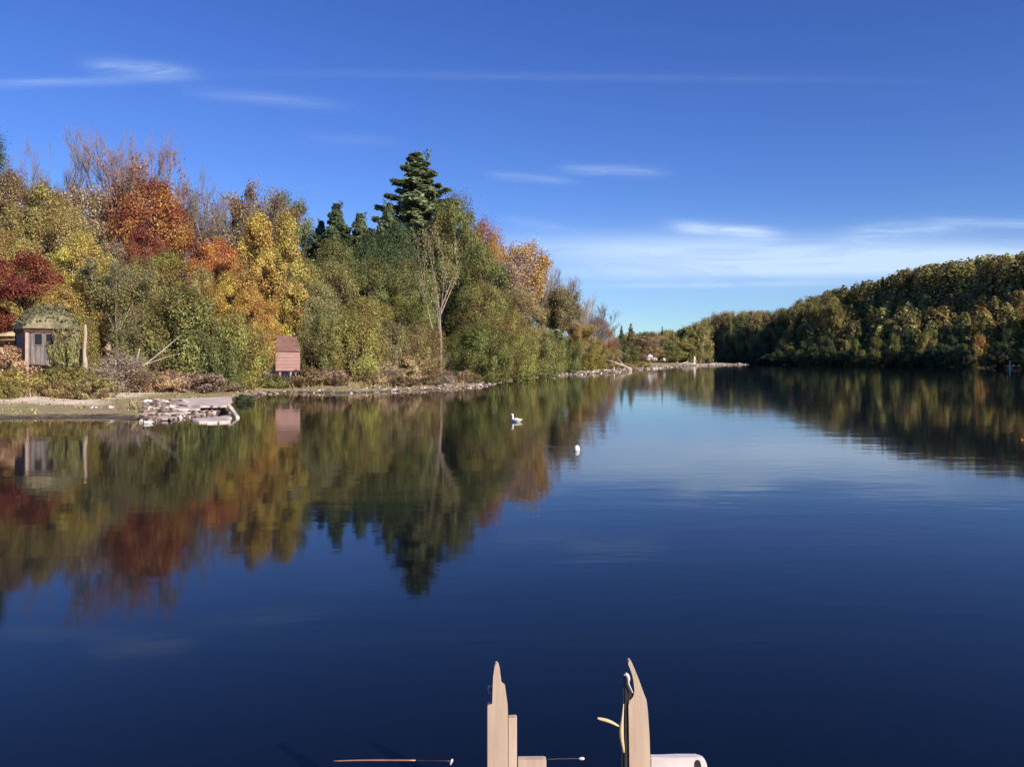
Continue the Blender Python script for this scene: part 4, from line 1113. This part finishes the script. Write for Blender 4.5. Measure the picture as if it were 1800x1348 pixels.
S('shrub', 'brush', 175, 630, 80, 32, 'pinkish', 'pinkish dry brush right behind the pale broken trunk', bark='mauve', idx=1)
S('shrub', 'brush', 245, 640, 80, 33.5, 'brown', 'brown dry brush under the grey boughs of the willow', bark='mauve', idx=1)
S('grass_mound', 'shrub', 12, 606, 100, 30.5, 'straw', 'golden grass mound at the frame edge below the tan ledge', 'grass mound')
S('grass_mound', 'shrub', 30, 648, 90, 29.0, 'gold', 'lower golden grass mound running down to the lawn', 'grass mound', idx=1)
S('shrub', 'shrub', 22, 668, 50, 28.2, 'olive', 'small green shrub at the lawn edge in the golden grass')
S('grass_mound', 'shrub', 300, 650, 90, 34.5, 'straw', 'straw-coloured mound before the largest willow', 'grass mound')
S('grass_mound', 'shrub', 350, 656, 110, 35.5, 'pinkish', 'pinkish dry mound beside the straw-coloured one', 'grass mound', idx=1)
S('shrub', 'shrub', 395, 664, 70, 36.5, 'grey', 'grey-green low shrub before the black hollow', idx=1)
S('shrub', 'shrub', 482, 658, 60, 40.8, 'sage', 'grey-green low shrub in front of the pink hut legs')
S('grass_mound', 'shrub', 545, 645, 70, 41.5, 'brown', 'dull brown mound next to the pink hut', 'grass mound')
S('grass_mound', 'shrub', 590, 650, 60, 42, 'pinkish', 'pinkish mound past the dull brown one', 'grass mound', idx=1)
S('grass_mound', 'shrub', 660, 632, 70, 46.5, 'pinkish', 'dull pink dry mound at the near end of the tan grass', 'grass mound')
S('grass_mound', 'shrub', 712, 624, 85, 48.5, 'straw', 'tan dry grass mound beside the leaning dead branch', 'grass mound', idx=1)
S('grass_mound', 'shrub', 630, 655, 60, 44, 'olive', 'olive mound on the muddy shore', 'grass mound')
S('shrub', 'shrub', 428, 700, 36, 30.6, 'dark', 'dark green tuft overhanging the water off the slab corner', idx=1).location.z = -0.02
S('shrub', 'brush', 770, 615, 80, 55, 'pinkish', 'dry pinkish brush at the foot of the lone pale trunk', bark='mauve')
S('grass_mound', 'shrub', 1120, 634, 50, 128, 'khaki', 'grassy hump at the root of the sandbar', 'grass mound')
S('grass_mound', 'shrub', 1105, 640, 40, 118, 'gold', 'yellowish grassy hump before the end of the wood', 'grass mound', idx=1)

for k in range(26):
    px = rs.uniform(548, 862); dmin = np.interp(px, [500, 600, 700, 780, 850, 880], [40, 39.5, 42, 45, 49, 60]); d = dmin + rs.uniform(0.8, 5.5); x = (px - CX) / F * d
    if shore_one(x, d)[0][0] < 0.7: continue
    near = px < 700; tpl = rs.choice(['brush', 'shrub'])
    lab = ('bare twiggy' if tpl == 'brush' else 'low leafy') + ' dry tuft on the muddy bank ' + ('past the pink hut' if near else 'around the lone pale trunk')
    plant_at('dry_tuft', tpl, x, d, rs.uniform(0.35, 0.9), rs.uniform(0.9, 1.9), rs.choice(['straw', 'pinkish', 'brown', 'tan']), lab, 'dry tuft', lab.replace('tuft', 'tufts'), bark='mauve')
def make_grass():
    rng = np.random.default_rng(77)
    n = 150000
    d = 20 + 60 * rng.uniform(0, 1, n) ** 1.3; px = rng.uniform(-60, 900, n); x = (px - CX) / F * d
    s, _ = shore_sd(x, d)
    lawn = np.where(x < -11.6, 6.5, 1.6)
    bank = s > lawn - 0.3
    clump = vnoise(x, d, 0.5, 3) * 0.5 + 0.5 + rng.normal(size=n) * 0.2
    keep = (s > 0.25) & ((px < 520) | (vnoise(x, d, 1.6, 9) > -0.1)) & (s < lawn + 6) & (bank | (clump > 0.9)) & ~((x < -8.6) & (d < 29) & (px > 245))
    x, d, s, bank, clump, px = (v[keep] for v in (x, d, s, bank, clump, px))
    n = len(x); z = ground(x, d)
    h = np.where(bank, rng.uniform(0.10, 0.38, n), rng.uniform(0.03, 0.10, n)) * np.where(px > 550, 0.8, 1)
    wd = np.where(bank, 0.022, 0.03) * rng.uniform(0.7, 1.4, n)
    a = rng.uniform(0, 6.28, n); lean = rng.uniform(0.1, 0.7, n) * h; b = rng.uniform(0, 6.28, n)
    P = np.stack([x, d, z - 0.02], 1); side = np.stack([np.cos(a), np.sin(a), 0 * a], 1) * wd[:, None]
    tip = P + np.stack([np.cos(b) * lean, np.sin(b) * lean, h], 1); mid = P + np.stack([np.cos(b) * lean * .3, np.sin(b) * lean * .3, h * .6], 1)
    V = np.stack([P - side, P + side, tip + side * .3, tip - side * .3], 1).reshape(-1, 3)
    Q = np.arange(n * 4).reshape(n, 4)
    me = quad_mesh('grass', V, Q, np.stack([rng.uniform(0, 1, n), np.clip(clump, 0, 1)], 1))
    m, nt, out = new_mat('bank_grass_blades')
    lv = N(nt, 'ShaderNodeAttribute', attribute_name='leaf_var').outputs['Fac']; cv = N(nt, 'ShaderNodeAttribute', attribute_name='clump_var').outputs['Fac']
    c1 = ramp(nt, lv, [(0.0, (0.10, 0.11, 0.035)), (0.5, (0.20, 0.18, 0.07)), (1.0, (0.5, 0.38, 0.24))])
    c2 = ramp(nt, lv, [(0.0, (0.20, 0.13, 0.06)), (0.5, (0.40, 0.28, 0.16)), (1.0, (0.62, 0.48, 0.36))])
    df = N(nt, 'ShaderNodeBsdfDiffuse'); nt.links.new(mix_c(nt, cv, c2, c1), df.inputs[0]); nt.links.new(df.outputs[0], out.inputs[0])
    tag(link('grass', me, m), 'rough grass, green and straw, on the near left bank', kind='stuff')
make_grass()

def make_gravel():
    rng = np.random.default_rng(78); pts = []
    E = np.array(edge); n = 9000
    k = rng.integers(len(E), size=n); x = E[k, 0] + rng.normal(size=n) * 0.6; y = E[k, 1] + rng.normal(size=n) * 1.0
    py = rng.uniform(711, 741, 2600); px = rng.uniform(248, 405, 2600); keep = rng.uniform(size=2600) < np.where(px > 330, 0.55, 1); px, py = px[keep], py[keep]; d = 1.62 * F / (py - HY); x = np.concatenate([x, (px - CX) / F * d]); y = np.concatenate([y, d])
    s, _ = shore_sd(x, y); m = ((s > -0.35) & (s < 1.8)) | ((np.arange(len(x)) >= n) & (s > -0.8)); x, y = x[m], y[m]; onslab = (np.arange(len(m)) >= n)[m]; n = len(x); z = np.maximum(ground(x, y), -0.03) + np.where(onslab, 0.05, 0)
    sz = rng.uniform(0.03, 0.09, n) * np.clip(y / 45, 0.8, 2.6)
    cube = np.array([(-1,-1,-1),(1,-1,-1),(1,1,-1),(-1,1,-1),(-.7,-.7,1),(.7,-.7,1),(.7,.7,1),(-.7,.7,1)], float)
    fq = np.array([(0,1,5,4),(1,2,6,5),(2,3,7,6),(3,0,4,7),(4,5,6,7)])
    V = (cube[None] + rng.normal(size=(n, 8, 3)) * 0.28) * (sz[:, None] * rng.uniform(.6, 1.4, (n, 3)) * np.array([1, 1, .6]))[:, None, :] + np.stack([x, y, z + sz * .2], 1)[:, None, :]
    Q = (fq[None] + (np.arange(n) * 8)[:, None, None]).reshape(-1, 4)
    lv = np.repeat(rng.uniform(0, 1, n), 5)
    me = quad_mesh('gravel', V.reshape(-1, 3), Q, np.stack([lv, lv], 1))
    m, nt, out = new_mat('shore_gravel')
    lvn = N(nt, 'ShaderNodeAttribute', attribute_name='leaf_var').outputs['Fac']
    df = N(nt, 'ShaderNodeBsdfDiffuse'); nt.links.new(ramp(nt, lvn, [(0, (0.05, 0.04, 0.035)), (0.45, (0.17, 0.13, 0.11)), (0.8, (0.36, 0.28, 0.24)), (1.0, (0.7, 0.62, 0.56))]), df.inputs[0]); nt.links.new(df.outputs[0], out.inputs[0])
    tag(link('gravel', me, m), 'small stones and debris along the waterline', kind='stuff')
make_gravel()

# --- mooring posts at the end of the dock
PD = 2.45; K = PD / F
def pz(pix, d=PD): return [((px - CX) / F * d, CAM_H - (py - HY) / F * d) for px, py in pix]
def flat_part(name, pix, y0, y1, mat, parent, org, bev=0.003):
    bm = bmesh.new(); prism_xz(bm, [(x - org[0], z - org[2]) for x, z in pz(pix)], y0 - org[1], y1 - org[1])
    return bm_obj(name, bm, mat, parent, bevel=bev)
def rod(name, ctrl_px, y, mat, parent, org, sides=8, k=4):
    ctrl = []
    for px, py, rpx in ctrl_px:
        (x, z), = pz([(px, py)]); ctrl.append((x - org[0], y - org[1], z - org[2], rpx * K))
    return tube_obj(name, ctrl, mat, parent, sides, k)
BOT = 1900
org = ((882 - CX) * K, PD, -0.4)
post = empty('mooring_post', org); tag(post, 'stepped beige mooring post with a rounded blunt tip and a side board', 'post', None)
flat_part('post_body', [(856.2, BOT), (856.2, 1241), (858, 1239), (866.2, 1237), (866.2, 1206), (866.8, 1190), (868.4, 1172.5), (869.8, 1168.5), (871.8, 1167), (874, 1168.2), (876, 1171.5), (878, 1179), (879.5, 1192), (880.1, 1204.5), (881, 1206), (885.5, 1207), (887.2, 1209), (888.2, 1216), (892.3, 1246), (892.8, 1262), (892.8, BOT)], PD, PD + 0.03, BEIGE, post, org)
flat_part('side_board', [(893.3, BOT), (893.3, 1263), (907, 1262), (908.6, 1263), (909.2, BOT)], PD + 0.004, PD + 0.028, BEIGE2, post, org)
rod('bracket', [(865.5, 1209.5, 1.2), (860, 1210, 1.6), (858.2, 1213, 1.7), (858.3, 1219, 1.7), (861.5, 1224, 1.5), (863, 1230, 1.5), (863.5, 1236, 1.2)], PD + 0.02, STEEL, post, org)
org = ((965 - CX) * K, PD + .03, pz([(0, 1342)])[0][1])
rail = empty('cross_rail', org); tag(rail, 'pale cross rail with a thin dark rod and bright knob, fixed to the stepped post', 'rail')
flat_part('rail_board', [(909.8, 1352), (909.8, 1336.6), (956, 1336), (960.5, 1337.5), (960.5, 1352)], PD + .004, PD + .03, BEIGE2, rail, org, 0.002)
rod('rail_rod', [(960, 1337.5, 1.0), (990, 1336.2, 1.0), (1020, 1336, 1.0)], PD + .012, IRON, rail, org)
rod('end_knob', [(1018.5, 1336, 1.4), (1021.5, 1336, 2.5), (1025.5, 1336, 2.5), (1028, 1336, 1.4)], PD + .012, WHITEP, rail, org, 10)
org = ((690 - CX) * K, PD, pz([(0, 1345)])[0][1])
r2 = empty('thin_rod', org); tag(r2, 'thin copper rod with a white tip lying flat beyond the stepped post', 'rod')
rod('shaft', [(583, 1345.5, .9), (640, 1344, 1.3), (728, 1344.2, 1.5)], PD + .03, COPPER, r2, org)
rod('thin_end', [(728, 1344.5, 1.0), (760, 1344.8, 1.0), (789, 1345.5, 1.0)], PD + .03, IRON, r2, org)
rod('tip', [(790.5, 1352, 1.4), (791.5, 1348, 2.3), (793, 1344.5, 2.5), (793.6, 1341.8, 1.3)], PD + .03, WHITEP, r2, org, 10)
org = ((1124 - CX) * K, PD, -0.4)
post2 = empty('mooring_post', org); tag(post2, 'beige mooring post with a long curved horn-like tip, dark rod and yellow lever', 'post')
flat_part('post_body', [(1107, BOT), (1106.6, 1348), (1105.6, 1279), (1104.8, 1240), (1105.4, 1232), (1107.5, 1229.5), (1112.5, 1226.5), (1114.6, 1223), (1115.2, 1215), (1114.8, 1207), (1113.3, 1194), (1110.6, 1183), (1107.6, 1175), (1104.4, 1167), (1103.6, 1164), (1104.6, 1162), (1106.6, 1161.4), (1109.6, 1163.6), (1113.4, 1171), (1118.2, 1181.6), (1123.5, 1195), (1128.7, 1209.4), (1133, 1221.5), (1136.6, 1230), (1138.8, 1248), (1141.8, 1294), (1143.4, 1348), (1144.5, BOT)], PD, PD + 0.03, BEIGE, post2, org)
flat_part('shadow_strip', [(1098.8, BOT), (1098.4, 1300), (1099.4, 1215), (1100.3, 1195), (1106, 1200), (1113, 1216), (1113.6, 1223), (1106, 1229), (1103.6, 1236), (1104.6, 1285), (1105.6, BOT)], PD + .006, PD + .024, IRON, post2, org, 0.001)  # dark strip standing in for the shadow between hook, rod and post
rod('hook', [(1112, 1216, .9), (1108, 1207.5, 1.1), (1104.6, 1199, 1.6), (1104.4, 1192, 3.0), (1102.8, 1186, 3.2), (1099.4, 1183, 2.4), (1097.4, 1185.5, 1.6)], PD - .004, WHITEP, post2, org, 10, 5)
rod('rod', [(1097.4, 1192, .7), (1096.2, 1230, .9), (1094.6, 1290, .9), (1093.6, 1352, 1.0), (1092.6, 1500, 1.0)], PD + .01, IRON, post2, org)
rod('lever', [(1095.8, 1236, .9), (1093.6, 1262, 2.2), (1092, 1280, 3.9), (1092.6, 1296, 3.6), (1095, 1311, 2.6), (1096.4, 1320.5, 1.4)], PD - .004, BRASS, post2, org, 10, 5)
rod('lever_arm', [(1050, 1261, 1.6), (1056, 1262.6, 2.6), (1066, 1265, 2.9), (1076, 1269, 2.6), (1083.5, 1273, 2.0), (1088.5, 1275.6, 1.0)], PD - .002, BRASS, post2, org, 10, 5)
org = ((1190 - CX) * K, PD + .03, pz([(0, 1352)])[0][1])
fd = empty('end_board', org); tag(fd, 'whitish flat board with a rounded end and a black slot, fixed beside the horned post', 'board')
flat_part('board', [(1144.2, 1400), (1143.8, 1332.5), (1190, 1332), (1226, 1332), (1234, 1333.4), (1240, 1337), (1243.2, 1343), (1244, 1350), (1244, 1400)], PD + .004, PD + .028, WHITEP, fd, org, 0.003)
flat_part('slot', [(1222, 1400), (1221.6, 1341), (1223.6, 1336.6), (1227, 1335.6), (1231, 1338), (1232.8, 1345), (1233, 1400)], PD + .0015, PD + .0045, DARKW, fd, org, 0.0005)
dock = empty('dock', (0.1, 0.6, 0.28)); tag(dock, 'grey plank dock end carrying the two mooring posts', 'dock')
bm = bmesh.new()
for k in range(22): box(bm, (0.12 + rs.uniform(-.01, .01), 1.72 - k * 0.145, 0.0), (1.5, 0.135, 0.04))
bm_obj('decking', bm, DECK, dock, bevel=0.004)
for sx in (-0.5, 0.74):
    bm = bmesh.new(); box(bm, (sx, 0.2, -0.11), (0.09, 3.2, 0.17)); bm_obj('beam', bm, DECK, dock)
bm = bmesh.new(); box(bm, (0.12, 1.825, -0.10), (1.5, 0.05, 0.19)); bm_obj('end_beam', bm, DECK, dock)

SKY_TINT = (0.66, 0.66, 1.08)
# ------------------------------------------------------------------ light, sky, camera
SUN_EL, SUN_AZ = math.radians(28), math.radians(136)      # azimuth clockwise from the view direction (+y)
sd = bpy.data.lights.new('sun', 'SUN'); sd.energy = 5.0; sd.angle = math.radians(0.5); sd.color = (1.0, 0.88, 0.72)
so = bpy.data.objects.new('sun', sd); COL.objects.link(so)
to_sun = Vector((math.sin(SUN_AZ) * math.cos(SUN_EL), math.cos(SUN_AZ) * math.cos(SUN_EL), math.sin(SUN_EL)))
so.rotation_euler = to_sun.to_track_quat('Z', 'Y').to_euler()
so.location = (60, -40, 60)

wd = bpy.data.worlds.new('World'); scene.world = wd; wd.use_nodes = True
nt = wd.node_tree; nt.nodes.clear()
out = N(nt, 'ShaderNodeOutputWorld'); bg = N(nt, 'ShaderNodeBackground'); bg.inputs['Strength'].default_value = 0.094
sky = N(nt, 'ShaderNodeTexSky'); sky.sky_type = 'NISHITA'; sky.sun_disc = False
sky.sun_elevation = SUN_EL; sky.sun_rotation = SUN_AZ
sky.air_density = 1.0; sky.dust_density = 0.0; sky.ozone_density = 1.2; sky.altitude = 0
hs = N(nt, 'ShaderNodeHueSaturation'); hs.inputs['Hue'].default_value = SKY_HUE if 'SKY_HUE' in globals() else 0.5
hs.inputs['Saturation'].default_value = 1.15; hs.inputs['Value'].default_value = 1.0
nt.links.new(mix_c(nt, 1.0, sky.outputs[0], SKY_TINT, 'MULTIPLY'), hs.inputs['Color'])
tc = N(nt, 'ShaderNodeTexCoord'); sp = N(nt, 'ShaderNodeSeparateXYZ'); nt.links.new(tc.outputs['Generated'], sp.inputs[0])
yy = math_n(nt, 'MAXIMUM', sp.outputs[1], 0.05); az = math_n(nt, 'DIVIDE', sp.outputs[0], yy); el = math_n(nt, 'DIVIDE', sp.outputs[2], yy)
cmb = N(nt, 'ShaderNodeCombineXYZ'); nt.links.new(az, cmb.inputs[0]); nt.links.new(el, cmb.inputs[1])
wisp = noise_n(nt, 1.0, 6, 0.62, mapping(nt, cmb.outputs[0], (9, 85, 1), (0, 0, 0.10)), 1.6)
soft = noise_n(nt, 1.0, 8, 0.62, mapping(nt, cmb.outputs[0], (4, 46, 1), (0, 0, -0.05)), 1.2)
def dirpx(px, py):
    return (px - CX) / F, (HY - py) / F
def streak(px0, py0, px1, py1, thick, amp, nz, lo=0.35, gain=2.2, base=0.25):
    a0, e0 = dirpx(px0, py0); a1, e1 = dirpx(px1, py1)
    ac, ec, wa = (a0 + a1) / 2, (e0 + e1) / 2, abs(a1 - a0) / 2; sl = (e1 - e0) / (a1 - a0)
    u = math_n(nt, 'MULTIPLY_ADD', az, 1 / wa, -ac / wa)
    e_ = math_n(nt, 'SUBTRACT', el, math_n(nt, 'MULTIPLY_ADD', az, sl, ec - sl * ac))
    v = math_n(nt, 'MULTIPLY', e_, F / thick)
    r2 = math_n(nt, 'ADD', math_n(nt, 'POWER', math_n(nt, 'ABSOLUTE', u), 4.0), math_n(nt, 'MULTIPLY', v, v))
    g = math_n(nt, 'EXPONENT', math_n(nt, 'MULTIPLY', r2, -1.3))
    t = math_n(nt, 'ADD', math_n(nt, 'MULTIPLY', math_n(nt, 'SUBTRACT', nz, lo), gain, None), base, None, True)
    return math_n(nt, 'MULTIPLY', math_n(nt, 'MULTIPLY', g, t), amp)
parts = [streak(820, 468, 2300, 466, 62, 0.30, soft, 0.4, 0.6, 0.9), streak(-60, 150, 330, 138, 8, 0.32, soft), streak(150, 114, 340, 128, 15, 0.42, wisp), streak(330, 128, 1600, 142, 9, 0.06, soft, base=0.4), streak(330, 160, 620, 190, 12, 0.2, soft),
         streak(860, 308, 1010, 320, 8, 0.28, soft), streak(985, 296, 1170, 304, 11, 0.32, wisp), streak(1175, 398, 1370, 412, 12, 0.8, wisp, base=.5), streak(880, 436, 2100, 462, 30, 0.72, soft, 0.35, 2.0, .62),
         streak(940, 482, 1700, 470, 16, 0.45, soft, .35, 2.4, .5), streak(1030, 504, 1480, 498, 5, 0.5, soft), streak(1480, 412, 1720, 396, 17, 0.45, wisp, base=.3), streak(1640, 388, 1900, 398, 10, 0.35, wisp),
         streak(880, 385, 1000, 402, 9, 0.16, soft), streak(540, 240, 700, 250, 10, 0.1, soft)]
tot = parts[0]
for q_ in parts[1:]: tot = math_n(nt, 'ADD', tot, q_)
low = math_n(nt, 'EXPONENT', math_n(nt, 'MULTIPLY', math_n(nt, 'MAXIMUM', sp.outputs[2], 0.0), -5.0))
skyc = mix_c(nt, low, hs.outputs[0], mix_c(nt, 1.0, hs.outputs[0], (0.74, 1.16, 1.0), 'MULTIPLY'))
front = math_n(nt, 'GREATER_THAN', sp.outputs[1], 0.0)
tot = math_n(nt, 'MULTIPLY', math_n(nt, 'MINIMUM', tot, 0.9), front)
colr = mix_c(nt, tot, skyc, (5.0, 6.4, 8.4))
nt.links.new(colr, bg.inputs[0]); nt.links.new(bg.outputs[0], out.inputs[0])

cam = bpy.data.cameras.new('camera'); co_ = bpy.data.objects.new('camera', cam); COL.objects.link(co_)
cam.sensor_width = 36; cam.lens = 36 * F / 1800; cam.shift_y = -(674 - HY) / 1800
cam.clip_start = 0.1; cam.clip_end = 6000
co_.location = (0, 0, CAM_H); co_.rotation_euler = (math.radians(90), 0, 0)
scene.camera = co_
scene.view_settings.view_transform = 'Standard'; scene.view_settings.look = 'None'
scene.view_settings.exposure = 0.45; scene.view_settings.gamma = 1.0
scene.cycles.max_bounces = 6; scene.cycles.diffuse_bounces = 3; scene.cycles.glossy_bounces = 3; scene.cycles.transmission_bounces = 3
scene.cycles.use_denoising = True
